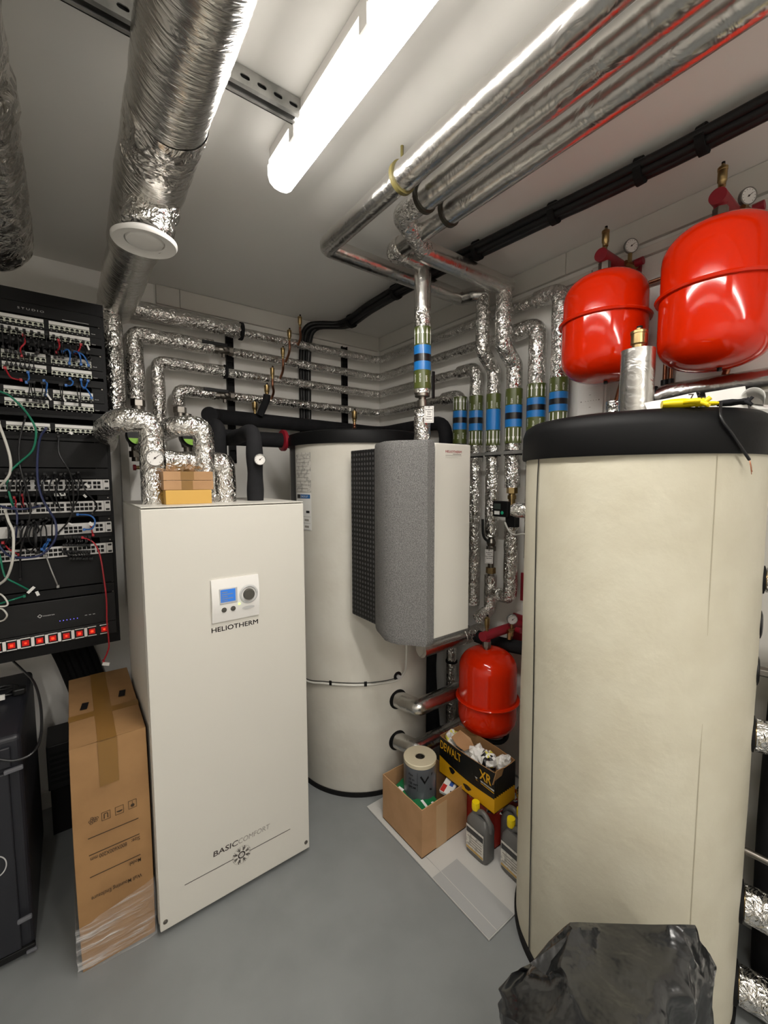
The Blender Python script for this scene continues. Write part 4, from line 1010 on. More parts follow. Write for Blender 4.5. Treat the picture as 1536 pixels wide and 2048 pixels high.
p0 = onlid(1295, .09); p1 = onlid(1402, .10); up = Vector((0, 0, 1))
hs = ZH(p0.x, p0.y, 1295, 800)-ZL; h2 = ZH(p1.x, p1.y, 1412, 776)-ZL
bk = Vector((.05, .03, 0))
o = sheet('paper_sheet', [p0, p1, p1+bk+up*h2, p0+bk+up*hs], 8, 4, [PAPER], 'white paper sheet numbered 7 propped on the cream tank lid', 'paper', wav=.003)
g = G(); fd = (p1-p0).normalized(); nrm = (up+bk.normalized()*-.2)
q = PX(1378, 812, x=p1.x)
q = p0+(p1-p0)*.80+bk*.45+up*(h2*.45)
nn = -Vector((q.x, q.y, 0)).normalized()
g.text('7', q+nn*.007, fd, up, h=.030, m=0, bold=.01); g.text('2', q+nn*.007+fd*.022+up*.014, fd, up, h=.016, m=0)
TX = g.build('number_print', [GINK], o)
p0 = onlid(1416, .10); p1 = onlid(1496, .12)
sheet('paper_sheet', [p0, p1, p1+up*.072+bk*.6, p0+up*.050+bk*.6], 6, 4, [PAPER], 'second white sheet leaning behind the dark glove on the cream tank lid', 'paper')
r0 = onlid(1496, .10)
g = G(); d_ = Vector((r0.x, r0.y, 0)).normalized(); s_ = Vector((d_.y, -d_.x, 0))
V = []
for i in range(22):
    a = -.3+i*.24; rr = .030-.0006*i
    for e in (0, 1): V.append(r0+s_*(rr*math.cos(a)+.004)+up*(.033+rr*math.sin(a))+d_*(.17*e))
g.add(V, [(2*i, 2*i+2, 2*i+3, 2*i+1) for i in range(21)], 0, True)
o = solo(g, 'rolled_paper', [PAPER], 'curled white paper roll near the right end of the cream tank lid', 'paper', r0); o.modifiers.new('th', 'SOLIDIFY').thickness = .001
p0 = onlid(1515, .06); p1 = onlid(1600, .08)
sheet('paper_sheet', [p0, p1, p1+up*.03+bk*2, p0+up*.035+bk*2], 5, 4, [PAPER], 'low white sheet at the right edge of the photo on the cream tank lid', 'paper')
def glove(base, ang, m, label, s=1.0, lift=.0):
    t = thing('work_glove', label, 'glove', base); d = Vector((math.cos(ang), math.sin(ang), 0)); e = Vector((-d.y, d.x, 0)); b = Vector(base)+up*(.008+lift)
    g = G().tube([b-d*.07*s, b-d*.04*s, b, b+d*.035*s, b+d*.05*s], lambda L, T: (.030+.012*math.sin(min(1, L/T*1.1)*PI))*s, 18, 0, jit=.05, flat=.5)
    for k in range(4):
        o = e*(.030-.020*k)*s; L = [.055, .068, .064, .05][k]*s
        g.tube(smoothc([b+d*.03*s+o*.8, b+d*(.03*s+L*.5)+o*1.05+up*.006*math.sin(k*2), b+d*(.03*s+L)+o*1.2+up*.010*math.cos(k*3)], 4), .0095*s, 10, 0, jit=.06)
    g.tube(smoothc([b-e*.028*s, b-e*.055*s+d*.02*s, b-e*.06*s+d*.05*s], 4), .010*s, 10, 0)
    g.build('glove_body', m, t); return t
q = onlid(1362, .035)
glove(q, -1.05, YEL, 'yellow work glove lying on the near rim of the cream tank lid', .62, .0)
q = onlid(1415, .05)
glove(q, 2.3, YEL, 'small folded yellow glove peeping beside the dark glove', .30, .0)
q = onlid(1462, .03)
glove(q, -1.2, BLKR, 'dark grey glove at the right front of the cream tank lid', .42, .0)
c0 = onlid(1440, .02); c1 = PX(1472, 895, y=.262); a_, z_ = cang(1492, 920, T2, R2+.012)
f1 = Vector((T2[0]+(R2+.02)*math.cos(a_), T2[1]+(R2+.02)*math.sin(a_), z_))
a2, z2 = cang(1465, 872, T2, R2+.016); f0 = Vector((T2[0]+(R2+.018)*math.cos(a2), T2[1]+(R2+.018)*math.sin(a2), z2))
a3, z3 = cang(1442, 840, T2, R2+.016); fm = Vector((T2[0]+(R2+.016)*math.cos(a3), T2[1]+(R2+.016)*math.sin(a3), z3))
t = thing('loose_wire', 'black wire with frayed ends hanging over the cream tank lid', 'cable', f1)
G().tube(smoothc([c0+up*.006, fm+up*.004, f0, f1], 6), .0035, 10).build('wire', CAB['black'], t)
for dx, dz in ((-.012, -.030), (.004, -.022), (.001, -.036)):
    G().tube(smoothc([f1, f1+Vector((dx*.2-.001, -.003, dz*.4)), f1+Vector((dx, -.006+dx*.3, dz))], 4), .0009, 6).build('wire_strand', COPP, t)
# ------------------------------------------------------------------ 19 inch rack on the back wall
YR = 2.15; RX = lambda px, py: PX(px, py, y=YR)
RR, RL = .150, -.400
rt = thing('equipment_rack', 'black wall rack full of patch panels and cables left of the heat pump cabinet', 'rack', ((RR+RL)/2, 2.4, .945))
for x0, x1 in ((RL, RL+.055), (RR-.055+.002, RR)):
    g = G().box(x0, x1, YR+.004, YR+.008, .945, 2.372); g.box(x0 if x0 < 0 and x0 == RL else x1-.003, (x0+.003) if x0 == RL else x1, YR+.004, YR+.05, .945, 2.372)
    g.build('mounting_rail', RACK, rt, .0008)
g = G().box(RL, RR, YR-.002, YR+.004, 2.325, 2.372); g.box(RL, RR, YR+.004, YR+.40, 2.368, 2.372)
for k in range(26):
    x = RR-.022-k*.0208; g.box(x-.002, x+.002, YR-.0024, YR-.002, 2.340, 2.354, 1)
g.build('top_channel', [RACK, BLKM], rt)
g = G().box(RL, RR, YR-.002, YR+.004, .945, .990); g.box(RL, RR, YR+.004, YR+.40, .945, .95)
for k in range(26):
    x = RR-.03-k*.0208; g.box(x-.0035, x+.0035, YR-.0024, YR-.002, .955, .962, 1)
g.build('bottom_channel', [RACK, BLKM], rt)
G().box(RR-.004, RR, YR+.05, YW, 1.0, 2.3).build('side_panel', RACK, rt)
G().box(RL+.05, RR-.05, YR+.10, YR+.104, .96, 2.36).build('back_sheet', BLKM, rt)
g = G()
for k in range(60):
    z = .965+k*.0226
    if z > 2.36: break
    g.lathe([(.0028, 0), (.0028, .0004), (0, .0004)], (RR-.018, YR-.0015, z), (0, -1, 0), 8)
g.build('rail_screw_row', NICK, rt)
PXL, PXR = -.343, .139          # panel ears
def strip_panel(z0, z1, m, name, y=YR, parent=None):
    return G().box(PXL, PXR, y-.003, y, z0, z1).build(name, m, parent or rt, .0006)
U = .04445
prows = [2.272, 2.230, 2.140, 2.096, 2.007, 1.963, 1.873]
ordn = ['top', 'second', 'third', 'fourth', 'fifth', 'sixth', 'seventh and lowest']
PORT0 = None
for i, zt0 in enumerate(prows):
    t = thing('patch_bay', '24-port black patch panel with white label strips, %s one down the rack' % ordn[i], 'patch panel', ((PXL+PXR)/2, YR-.002, zt0-.045), 'patch panels in the rack')
    G().box(PXL, PXR, YR-.006, YR-.002, zt0-.0385, zt0+.0035).build('panel_plate', RACK, t, .0006)
    for gx in (-.031, -.177, -.323):
        G().box(gx, gx+.130, YR-.0075, YR-.006, zt0-.013, zt0-.0005).build('label_strip', PAPER, t)
        for k in range(8):
            if PORT0 is None:
                g = G().box(-.0078, .0078, -.0015, 0, -.0155, 0, 0)
                g.box(-.0055, .0055, -.0022, -.0015, -.0105, -.003, 1); g.box(-.0028, .0028, -.0022, -.0015, -.003, -.0012, 1); g.box(-.0055, .0055, -.0022, -.0015, -.0155, -.0125, 2)
                PORT0 = g.build('port', [PORTW, BLKM, RACK]); o = PORT0
            else: o = PORT0.copy(); COL.objects.link(o)
            o.parent = t; o.location = Vector((gx+.0075+k*.0164, YR-.006, zt0-.0155))-t.location
    g = G().text('Cat.6', (PXR-.034, YR-.0066, zt0-.026), (1, 0, 0), (0, 0, 1), w=.013, h=.005, m=0)
    for gi, gx in enumerate((-.323, -.177, -.031)):
        for k in range(8): g.text(str(gi*8+k+1), (gx+.0055+k*.0164, YR-.0066, zt0-.0368), (1, 0, 0), (0, 0, 1), h=.0045, m=0)
    g.build('printing', PRINT, t)
t = thing('blank_panel', 'black brand panel lettered STUDIO at the top of the rack', 'panel', (-.1, YR, 2.28))
G().box(PXL, PXR, YR-.006, YR-.002, 2.279, 2.323).build('panel_plate', RACK2, t, .0006)
sl, sr = RX(35, 617), RX(88, 625)
g = G().text('STUDIO', (sl.x, YR-.0066, 2.297), (1, 0, 0), (0, 0, 1), w=sr.x-sl.x, h=.0105, m=0, spacing=1.5)
g.text('HARMONY', (sl.x-.115, YR-.0066, 2.297), (1, 0, 0), (0, 0, 1), w=.095, h=.0105, m=0, spacing=1.4) if False else None
g.text('Patch', (.04, YR-.0066, 2.284), (1, 0, 0), (0, 0, 1), w=.012, h=.003, m=0) if False else None
g.box(.012, .098, YR-.0068, YR-.006, 2.2835, 2.2850)
g.build('lettering', GREYP, t)
def manager(z, label, w0=.085):
    t = thing('cable_manager', label, 'cable manager', (-.1, YR-.01, z), 'brush cable managers in the rack')
    G().box(PXL, PXR, YR-.006, YR-.002, z-.020, z+.021).build('panel_plate', RACK2, t, .0006)
    x1 = w0; n = 14; pts = [(x1+.010*math.cos(a), z+.008*math.sin(a)) for a in [-PI/2+PI*k/8 for k in range(9)]]+[(PXL+.03+.010*math.cos(a), z+.008*math.sin(a)) for a in [PI/2+PI*k/8 for k in range(9)]]
    G().prism(pts, YR-.008, YR-.0055, 'y').build('brush_slot', BLKM, t)
    return t
for z, l in ((2.184, 'slotted black cable manager with red and black cables, between second and third patch panels'), (2.051, 'slotted black cable manager between the fourth and fifth patch panels'), (1.917, 'slotted black cable manager between the sixth and lowest patch panels'), (1.828, 'slotted black cable manager just under the lowest patch panel'), (1.676, 'slotted black cable manager just above the topmost switch')):
    manager(z, l)
def blank(z0, z1, label):
    g = G().box(PXL, PXR, YR-.006, YR-.002, z0+.001, z1-.001)
    return solo(g, 'blank_panel', [RACK2], label, 'panel', (-.1, YR, z0), bevel=.0008)
blank(1.700, 1.805, 'plain dark blank panel under the patch panels in the rack')
sws = [1.652, 1.563, 1.473, 1.383]; nth = ['topmost', 'second', 'third', 'lowest']
for i, z1 in enumerate(sws):
    t = thing('network_switch', 'white 24-port network switch, %s of the four in the rack%s' % (nth[i], ', with a wide blank label' if i == 2 else ''), 'network switch', (-.1, YR, z1-.044), 'network switches in the rack')
    G().box(PXL, PXR, YR-.014, YR-.002, z1-.044, z1).build('front', SWW, t, .001)
    G().box(PXL+.02, PXR-.02, YR-.002, YR+.08, z1-.042, z1-.002).build('chassis', RACK, t)
    g = G()
    if i != 2:
        for k in range(12):
            for r in (0, 1):
                x = .076-k*.0285*.5-(.004 if k > 5 else 0)-.0; x = .070-k*.0150-(k//6)*.005
                g.box(x-.0062, x+.0062, YR-.0148, YR-.014, z1-.020-r*.017, z1-.008-r*.017)
        for k in range(8):
            for r in (0, 1):
                x = -.125-k*.0150; g.box(x-.0062, x+.0062, YR-.0148, YR-.014, z1-.020-r*.017, z1-.008-r*.017)
    else:
        for k in range(4):
            for r in (0, 1): x = .030-k*.0155+.0; g.box(x-.0062, x+.0062, YR-.0148, YR-.014, z1-.024-r*.014, z1-.013-r*.014)
    for k in range(2):
        for r in (0, 1): x = .088+k*.014; g.box(x-.0055, x+.0055, YR-.0150, YR-.014, z1-.020-r*.017, z1-.008-r*.017)
    g.build('port_row', BLKM, t)
    for r in (0, 1): G().obox((PXR-.010, YR-.015, z1-.008-r*.028), (.013, .003, .008)).build('rack_screw', BLK, t, .003)
    G().box(.116, .117, YR-.0146, YR-.014, z1-.044, z1).build('seam', GINK, t)
    if i == 2: G().box(-.20, -.065, YR-.0155, YR-.014, z1-.036, z1-.008).build('label_plate', mat('pale_label', 'bdbab6', .5), t, .001)
for k, z in enumerate((1.586, 1.497, 1.407)): blank(z, z+.0225, 'narrow dark filler strip %s' % ['under the topmost switch', 'under the second switch', 'above the lowest switch'][k])
blank(1.212, 1.336, 'plain black blank panel under the lowest network switch')
blank(1.170, 1.209, 'narrow black blank panel above the black equipment box in the rack')
t = thing('media_box', 'black one-tone equipment box with small white emblem above the red switches', 'equipment', (-.1, YR, 1.045))
G().box(PXL, PXR, YR-.012, YR, 1.042, 1.166).build('case', BLK, t, .002)
q = RX(80, 1231)
g = G(); fy2 = YR-.0126
g.add([(q.x-.008, fy2, q.z), (q.x, fy2, q.z-.008), (q.x+.008, fy2, q.z), (q.x, fy2, q.z+.008), (q.x-.005, fy2, q.z), (q.x, fy2, q.z-.005), (q.x+.005, fy2, q.z), (q.x, fy2, q.z+.005)], [(0, 1, 5, 4), (1, 2, 6, 5), (2, 3, 7, 6), (3, 0, 4, 7)])
g.text('mecatron', (q.x+.010, fy2, q.z-.0035), (1, 0, 0), (0, 0, 1), w=.036, h=.009)
for k in range(3): x = RX(172+k*8, 1232).x; g.box(x-.004, x+.004, fy2, fy2+.0005, 1.083, 1.0855)
g.build('emblem_print', GREYP, t)
g = G()
for k in range(6): x = RX(120+k*7, 1240).x; g.box(x-.0013, x+.0013, fy2, fy2+.0005, RX(135, 1238).z-.0015, RX(135, 1238).z+.0015)
g.build('indicator_row', mat('violet_indicator', '5b58c8', .3, emit=('6a60ff', .8)), t)
t = thing('power_strip', 'rack power strip with a row of glowing red square switches', 'power strip', (-.1, YR, .99))
G().box(PXL, PXR, YR-.010, YR, .986, 1.040).build('strip_body', BLK, t, .0015)
xs_ = [RX(px, py) for px, py in ((208, 1256), (184, 1261), (159, 1266), (133, 1271), (106, 1275), (80, 1280), (52, 1286), (24, 1291))]
xs_ = [v.x for v in xs_]; pit = (xs_[0]-xs_[-1])/7; xs_ += [xs_[-1]-pit*k for k in (1, 2)]
for k, x in enumerate(xs_):
    s = G().box(x-.0145, x+.0145, YR-.012, YR-.010, .997, 1.026).build('switch_frame', BLK, t, .001)
    g = G().box(x-.0105, x+.0105, YR-.016, YR-.012, 1.001, 1.022); e_ = .0045 if k % 3 else .0032; g.box(x-e_, x+e_, YR-.0164, YR-.016, 1.0115-e_, 1.0115+e_, 1); g.build('rocker', [LEDR, LEDC], s)
    if k % 1 == 0:
        g = G().box(x-.015, x+.015, YR-.0125, YR-.010, 1.0285, 1.0315); g.box(x-.015, x+.015, YR-.0125, YR-.010, .9915, .9945)
        if k >= 2: g.box(x+.0165, x+.0265, YR-.0125, YR-.010, .993, 1.030)
        g.build('label_strip', PLAST, t)

# cables ------------------------------------------------------------
def cab(pts, col, r, label, y0=.030, y1=.012, group=None, tagp=None, name='patch_cable'):
    P = []; n = len(pts)
    for i, (px, py) in enumerate(pts):
        s = i/(n-1); d = .008+(y0)*math.sin(PI*min(1, max(0, s)))**.7+y1*(.5+.5*math.sin(i*2.3+px))
        P.append(PX(px, py, y=YR-.010-d))
    t = thing(name, label, 'cable', P[0], group)
    G().tube(smoothc(P, 6), r, 8).build('cable', CAB[col], t)
    for e, k in ((P[0], 1), (P[-1], -2)):
        if 0 < pts[0 if k == 1 else -1][0]: G().obox(e, (.009, .016, .010)).build('plug', BLK if col == 'black' else CAB[col], t, .001)
    if tagp:
        for (px, py, w, h, a) in tagp:
            c = PX(px, py, y=P[len(P)//2].y-.004); G().obox(c, (w, .002, h), (0, a, 0)).build('cable_tag', PAPER, t, .0005)
    return t
cab([(-6, 778), (0, 783), (20, 792), (49, 820), (68, 849), (72, 872), (64, 902), (39, 925), (21, 943), (15, 965), (22, 1000), (28, 1014)], 'green', .0036, 'long green network cable arching across the lower patch panels', .055)
cab([(-6, 1100), (0, 1113), (6, 1141), (13, 1156), (37, 1169), (60, 1181)], 'green', .0032, 'green cable below the switches with a white flag tag', .03, tagp=[(62, 1180, .030, .010, -.8)])
cab([(49, 1192), (30, 1198), (17, 1202), (-6, 1209)], 'green', .0032, 'short green cable end running off the left edge above the equipment box', .02)
cab([(-5, 840), (0, 853), (14, 892), (21, 921), (20, 945), (10, 962), (-5, 978)], 'white', .0045, 'upper white cable curving at the left edge of the rack', .06)
cab([(11, 1022), (17, 1042), (26, 1063), (27, 1093), (24, 1126), (13, 1156), (-6, 1172)], 'white', .0045, 'lower white cable hanging in front of the switches', .06)
cab([(-6, 1185), (6, 1192), (15, 1205), (12, 1212), (-6, 1214), (6, 1219), (14, 1230), (8, 1240), (-6, 1244)], 'white', .003, 'thin white cable loops beside the equipment box at the left edge', .03)
cab([(92, 857), (80, 876), (75, 912), (75, 956), (82, 990), (95, 1016), (110, 1042), (112, 1072), (101, 1093), (77, 1112), (32, 1115), (11, 1106), (-6, 1085)], 'navy', .0040, 'long dark blue cable looping from the lowest patch panel over all switches', .065)
cab([(-6, 1010), (20, 1017), (50, 1018), (80, 1012)], 'navy', .0038, 'dark blue cable running level over the second switch', .03)
cab([(28, 1014), (34, 1030), (33, 1060), (30, 1082)], 'navy', .0035, 'short dark blue cable between the second and third switches', .03)
for pts, l in (([(51, 834), (39, 880), (38, 920), (43, 947), (58, 995), (60, 1033), (49, 1072), (41, 1106), (41, 1158)], 'long black cable falling from the lowest patch panel to the blank panel'), ([(117, 873), (118, 908), (137, 939), (146, 971), (146, 1016), (137, 1042), (116, 1066)], 'black cable from the lowest patch panel crossing three switches on the right'), ([(157, 945), (162, 960), (172, 982), (193, 1010), (185, 1027)], 'black cable bowed across the right ends of the two top switches')):
    cab(pts, 'black', .0032, l, .04, tagp=[(175, 971, .022, .009, .9)] if px and l.startswith('black cable bowed') else None)
cab([(92, 1111), (101, 1136), (110, 1158), (116, 1173)], 'grey', .0025, 'thin grey cable hanging free below the lowest switch', .02)
cab([(165, 1075), (187, 1085), (200, 1111), (208, 1158), (213, 1201), (214, 1244), (218, 1287), (215, 1304), (207, 1322)], 'red', .0030, 'long red cable dangling past the red switches with a white flag', .035, tagp=[(212, 1328, .026, .014, .35)])
cab([(155, 1029), (180, 1031), (190, 1042), (184, 1057), (168, 1059)], 'blue', .0032, 'bright blue cable hooked over the right end of the third switch', .03, tagp=[(182, 1048, .018, .012, .8)])
cab([(186, 1070), (184, 1062), (183, 1052)], 'red', .003, 'short red lead rising from the third switch', .012)
for i, (pts, l) in enumerate((([(125, 704), (135, 699), (140, 708), (139, 727)], 'left'), ([(144, 706), (153, 703), (160, 712), (162, 729)], 'middle'), ([(148, 704), (162, 707), (171, 717), (177, 731)], 'right'))):
    cab(pts, 'blue', .0028, 'blue cable arching into the third patch panel, %s of the three' % ['leftmost', 'middle', 'rightmost'][i], .025)
for pts, l in (([(88, 762), (94, 767), (93, 778), (91, 790)], 'blue lead entering the left part of the fifth patch panel'), ([(168, 776), (174, 779), (181, 790), (183, 796)], 'blue lead entering the right end of the fifth patch panel'), ([(162, 760), (164, 772), (170, 776), (176, 762)], 'blue lead looping below the right end of the fourth patch panel'), ([(140, 758), (146, 764), (142, 771), (132, 771)], 'blue loop below the middle of the fourth patch panel'), ([(56, 745), (58, 757), (53, 765)], 'short blue lead below the left part of the fourth patch panel'), ([(95, 1079), (89, 1090), (84, 1098)], 'left one of two short blue leads at the lowest switch'), ([(99, 1080), (93, 1091), (88, 1100)], 'right one of two short blue leads at the lowest switch')):
    cab(pts, 'blue', .0027, l, .02)
for pts, l in (([(47, 671), (50, 685), (41, 697), (43, 712)], 'red lead below the left half of the second patch panel'), ([(117, 681), (119, 693), (113, 705)], 'red lead in the middle of the upper cable manager'), ([(10, 736), (20, 753), (30, 758), (42, 760)], 'red lead sloping from the fourth patch panel at the left'), ([(162, 690), (158, 700), (152, 706)], 'red lead at the right of the upper cable manager'), ([(28, 995), (32, 1003), (30, 1012)], 'tiny red lead plugged into the left of the second switch'), ([(45, 990), (46, 1001), (46, 1012)], 'upright red lead right of the first on the second switch'), ([(6, 1085), (20, 1100), (38, 1109)], 'red lead at the left end of the lowest switch')):
    cab(pts, 'red', .0026, l, .02)
random.seed(11)
for k in range(24):
    x = 4+k*7.4; row = k % 2
    y = 640+x*.19+row*22+12
    xe = x+random.uniform(-3, 9); ye = 690+x*.16+random.uniform(-2, 8)
    cab([(x, y), (x+(xe-x)*.2, y+10), (x+(xe-x)*.6, (y+ye)/2), (xe, ye)], 'black', .0019, 'thin black patch lead hanging over the two top patch panels', .022, group='black leads on the top patch panels')
for k in range(7):
    x = 12+k*9; y = 700+x*.17
    cab([(x, y), (x+1, y+12), (x+2, y+26)], 'black', .0019, 'thin black patch lead dropping onto the left of the third patch panel', .02, group='black leads on the third patch panel')
for k in range(9):
    x = [62, 68, 84, 90, 120, 124, 154, 160, 58][k]; y = 772+x*.1
    cab([(x, y-14), (x+1, y), (x+random.uniform(-4, 6), y+22)], 'black', .0019, 'thin black patch lead around the fourth cable row', .018, group='black leads on the fifth patch panel')
for k in range(22):
    x = random.uniform(4, 150); y = 945+random.uniform(0, 12); L = random.uniform(30, 75); w_ = random.uniform(-14, 16)
    cab([(x, y), (x+w_*.9, y+L*.3), (x+w_*1.2, y+L*.65), (x+w_*.2, y+L)], 'black', .0026, 'black cable in the tangle over the upper network switches', .035, group='black cables over the switches')
for k in range(18):
    x = random.uniform(4, 110); y = 1035+random.uniform(0, 14); L = random.uniform(20, 62); w_ = random.uniform(-22, 20)
    cab([(x, y), (x+w_, y+L*.25), (x+w_*1.2, y+L*.7), (x+w_*.1, y+L)], 'black', .0026, 'black cable in the tangle over the lower network switches', .035, group='black cables over the lower switches')
for k in range(26):
    x = 128+(k % 13)*4.2+random.uniform(-1.5, 1.5); top = k < 13; yy = 1090 if top else 1103
    dx = random.uniform(6, 16)
    cab([(x, yy), (x+dx*.5, yy+(-7 if top else 7)), (x+(dx if not top else dx*.2), yy+(-16 if top else 14))], 'black', .0022, 'short black lead fanned out at the right of the lowest switch', .016, group='fanned black leads on the lowest switch')
for px, py, w_, h_, a, l in ((120, 989, .036, .012, -.05, 'level white cable tag under the topmost switch'), (102, 965, .016, .012, .3, 'small white cable tag at the middle of the topmost switch'), (112, 960, .014, .008, -.9, 'slanting narrow white tag above the middle of the topmost switch'), (170, 992, .014, .008, .9, 'narrow white tag left of the right end of the second switch'), (141, 1048, .018, .007, .5, 'small pale tag on the third switch'), (75, 1187, .010, .018, -.3, 'small white clip tag beside the green cable below the switches'), (176, 694, .006, .024, -.3, 'narrow white tag at the right end of the second patch panel'), (98, 794, .006, .026, -.5, 'narrow white tag at the middle of the fifth patch panel'), (128, 797, .006, .024, -.4, 'narrow white tag right of the middle of the fifth patch panel'), (158, 798, .006, .024, .6, 'slanting white tag toward the right of the fifth patch panel'), (57, 782, .020, .012, .0, 'pale blurred tag on the left of the fifth patch panel'), (142, 866, .012, .010, .5, 'small white tag on the right of the lowest patch panel')):
    c = PX(px, py, y=YR-.030)
    g = G().obox(c, (w_, .0015, h_), (0, a, 0)); g.tube([c+Vector((0, .001, 0)), Vector((c.x+.004, YR-.012, c.z+.012))], .0012, 6, 1)
    solo(g, 'cable_tag', [PAPER, CAB['black']], l, 'tag', c)

# ------------------------------------------------------------------ tall cardboard box
bx0, bx1, by0, by1, bz = -.041, .176, 1.642, 2.235, .783
t = thing('tall_carton', 'tall narrow cardboard carton with upside down print left of the heat pump cabinet', 'box', ((bx0+bx1)/2, 1.94, 0))
g = G(); V = []
nz = 10
for k in range(nz+1):
    z = bz*k/nz; b = .004*math.sin(PI*k/nz)
    V += [(bx0-b, by0-b, z), (bx1+b*.5, by0-b, z), (bx1+b*.5, by1, z), (bx0-b, by1, z)]
g.add(V, [(4*k+i, 4*k+(i+1) % 4, 4*k+4+(i+1) % 4, 4*k+4+i) for k in range(nz) for i in range(4)])
xm = (bx0+bx1)/2-.005
g.add([(bx0, by0, bz), (xm, by0, bz+.002), (xm, by1, bz+.002), (bx0, by1, bz)], [(0, 1, 2, 3)])
g.add([(xm+.001, by0, bz+.0015), (bx1, by0, bz), (bx1, by1, bz), (xm+.001, by1, bz+.0015)], [(0, 1, 2, 3)])
g.add(V[:4], [(0, 1, 2, 3)])
g.build('carton_body', CARD, t, .002)
g = G().box(xm-.027, xm+.027, by0-.0050, by0-.0042, bz-.155, bz); g.box(xm-.027, xm+.027, by0-.004, by1, bz+.0022, bz+.0030)
g.box(bx0-.001, bx1+.001, by0+.19, by0+.23, bz+.0018, bz+.0026)
g.build('tape_strip', TAPEM, t)
def fp(a, b): q = PX(a, b, y=by0-.006); return q.x, q.z
def holes(px, py, m, nm):
    q = PX(px, py, z=bz+.0045); g = G().obox(q, (.022, .055, .0006), (0, 0, -.15)); g.build(nm, m, t)
holes(169, 1412, BLKM, 'hand_hole'); holes(244, 1386, BLKM, 'hand_hole')
yk = by0-.0058; g = G()
def ln(p, q, w=.0014):
    (a, b), (c, d) = fp(*p), fp(*q); d = (b+d)/2; g.box(min(a, c), max(a, c), yk, yk+.0004, d-w, d+w)
ln((176, 1680), (277, 1635)); ln((178, 1713), (279, 1667)); ln((180, 1757), (281, 1708))
def utext(s, pr_, pl, h):          # upside down: starts at the right, letters hang down
    (a, b), (c, d) = fp(*pr_), fp(*pl); g.text(s, (a, yk, (b+d)/2+h*.45), (-1, 0, 0), (0, 0, -1), w=abs(a-c), h=h, m=0, bold=.006)
utext('Size:', (280, 1676), (263, 1684), .020); utext('800X600X200 mm', (254, 1690), (181, 1720), .020)
utext('Model:', (282, 1720), (258, 1730), .020); utext('Wall Mounting Enclosure', (284, 1752), (183, 1798), .020)
for px, py, kind in ((212, 1631, 'arrows'), (239, 1620, 'bowl'), (265, 1608, 'drop')):
    a, b = fp(px, py); w_ = .0125; h_ = .0145
    for x0, x1, z0, z1 in ((-w_, w_, h_-.0012, h_), (-w_, w_, -h_, -h_+.0012), (-w_, -w_+.0012, -h_, h_), (w_-.0012, w_, -h_, h_)): g.box(a+x0, a+x1, yk, yk+.0004, b+z0, b+z1)
    if kind == 'arrows':
        for s in (-.005, .005): g.box(a+s-.0013, a+s+.0013, yk, yk+.0004, b-.009, b+.007)
        g.box(a-.005, a+.005, yk, yk+.0004, b+.007, b+.009)
    elif kind == 'bowl': g.add([(a+.009*math.cos(x), yk, b-.001+.006*math.sin(x)) for x in [PI+PI*i/10 for i in range(11)]], [tuple(range(11))])
    else: g.lathe([(.006, 0), (0, .0003)], (a, yk+.0002, b-.004), (0, -1, 0), 14); g.box(a-.0006, a+.0006, yk, yk+.0004, b, b+.011)
a, b = fp(186, 1641)
for k in range(9):
    th = k*2.4; r_ = .0035*math.sqrt(k+.5)
    g.lathe([(.0042, 0), (.0028, .0001)], (a+r_*math.cos(th)*1.2, yk+.0002, b+r_*math.sin(th)), (0, -1, 0), 9)
g.build('print', BINK, t)
# stretch film round its foot
g = G(); V = []; nz = 12; peri = [(bx0-.012, by1), (bx0-.014, (by0+by1)/2), (bx0-.013, by0-.010)]+[(bx0+(bx1-bx0)*k/8, by0-.014) for k in range(1, 8)]+[(bx1+.004, by0-.010), (bx1+.006, (by0+by1)/2), (bx1+.006, by1)]
for k in range(nz+1):
    for i, (x, y) in enumerate(peri):
        s = i/(len(peri)-1); z = (.004+(.155+.075*s)*k/nz)
        n_ = noise.noise(Vector((x*30+z*40, y*10, z*60)))*.006
        V.append((x+n_*(.6 if x < 0 else .2), y-n_ if y < 1.7 else y, z))
W = len(peri); g.add(V, [(k*W+i, k*W+i+1, (k+1)*W+i+1, (k+1)*W+i) for k in range(nz) for i in range(W-1)], 0, True)
g.build('stretch_film', FILM, t)

# ------------------------------------------------------------------ dark cabinet at the left edge
kx1, ky0, kz = -.170, 1.805, .80
t = thing('floor_cabinet', 'dark blue-grey floor standing cabinet at the left edge below the rack', 'cabinet', (-.45, 2.1, 0))
G().box(-.80, kx1, ky0+.015, 2.42, .02, kz).build('body', NAVY, t, .018, 4)
G().box(-.77, kx1-.035, ky0, ky0+.02, .05, kz-.115).build('door', NAVY, t, .004)
G().box(-.77, kx1-.028, ky0+.002, ky0+.02, kz-.10, kz-.03).build('top_drawer', NAVY, t, .004)
G().box(-.80, kx1, ky0+.004, ky0+.02, .02, .045).build('plinth_bar', BLK, t, .003)
for z, w_ in ((kz-.108, .05), (.155, .04)):
    G().obox((kx1-.022, ky0-.003, z), (w_, .012, .015), (0, -.08, 0)).build('latch', GREYL, t, .004)
G().obox((kx1-.010, ky0+.002, .026), (.03, .012, .010)).build('latch', GREYL, t, .003)
c = PX(-8, 1735, y=ky0-.001)
g = G(); V = []
for k in range(40):
    a = 2*PI*k/40
    for r in (.030, .034): V.append((c.x+r*.8*math.cos(a), ky0-.001, c.z+r*1.1*math.sin(a)))
g.add(V, [(2*k, 2*k+1, (2*k+3) % 80, (2*k+2) % 80) for k in range(40)]); g.build('emblem_ring', GREYP, t)
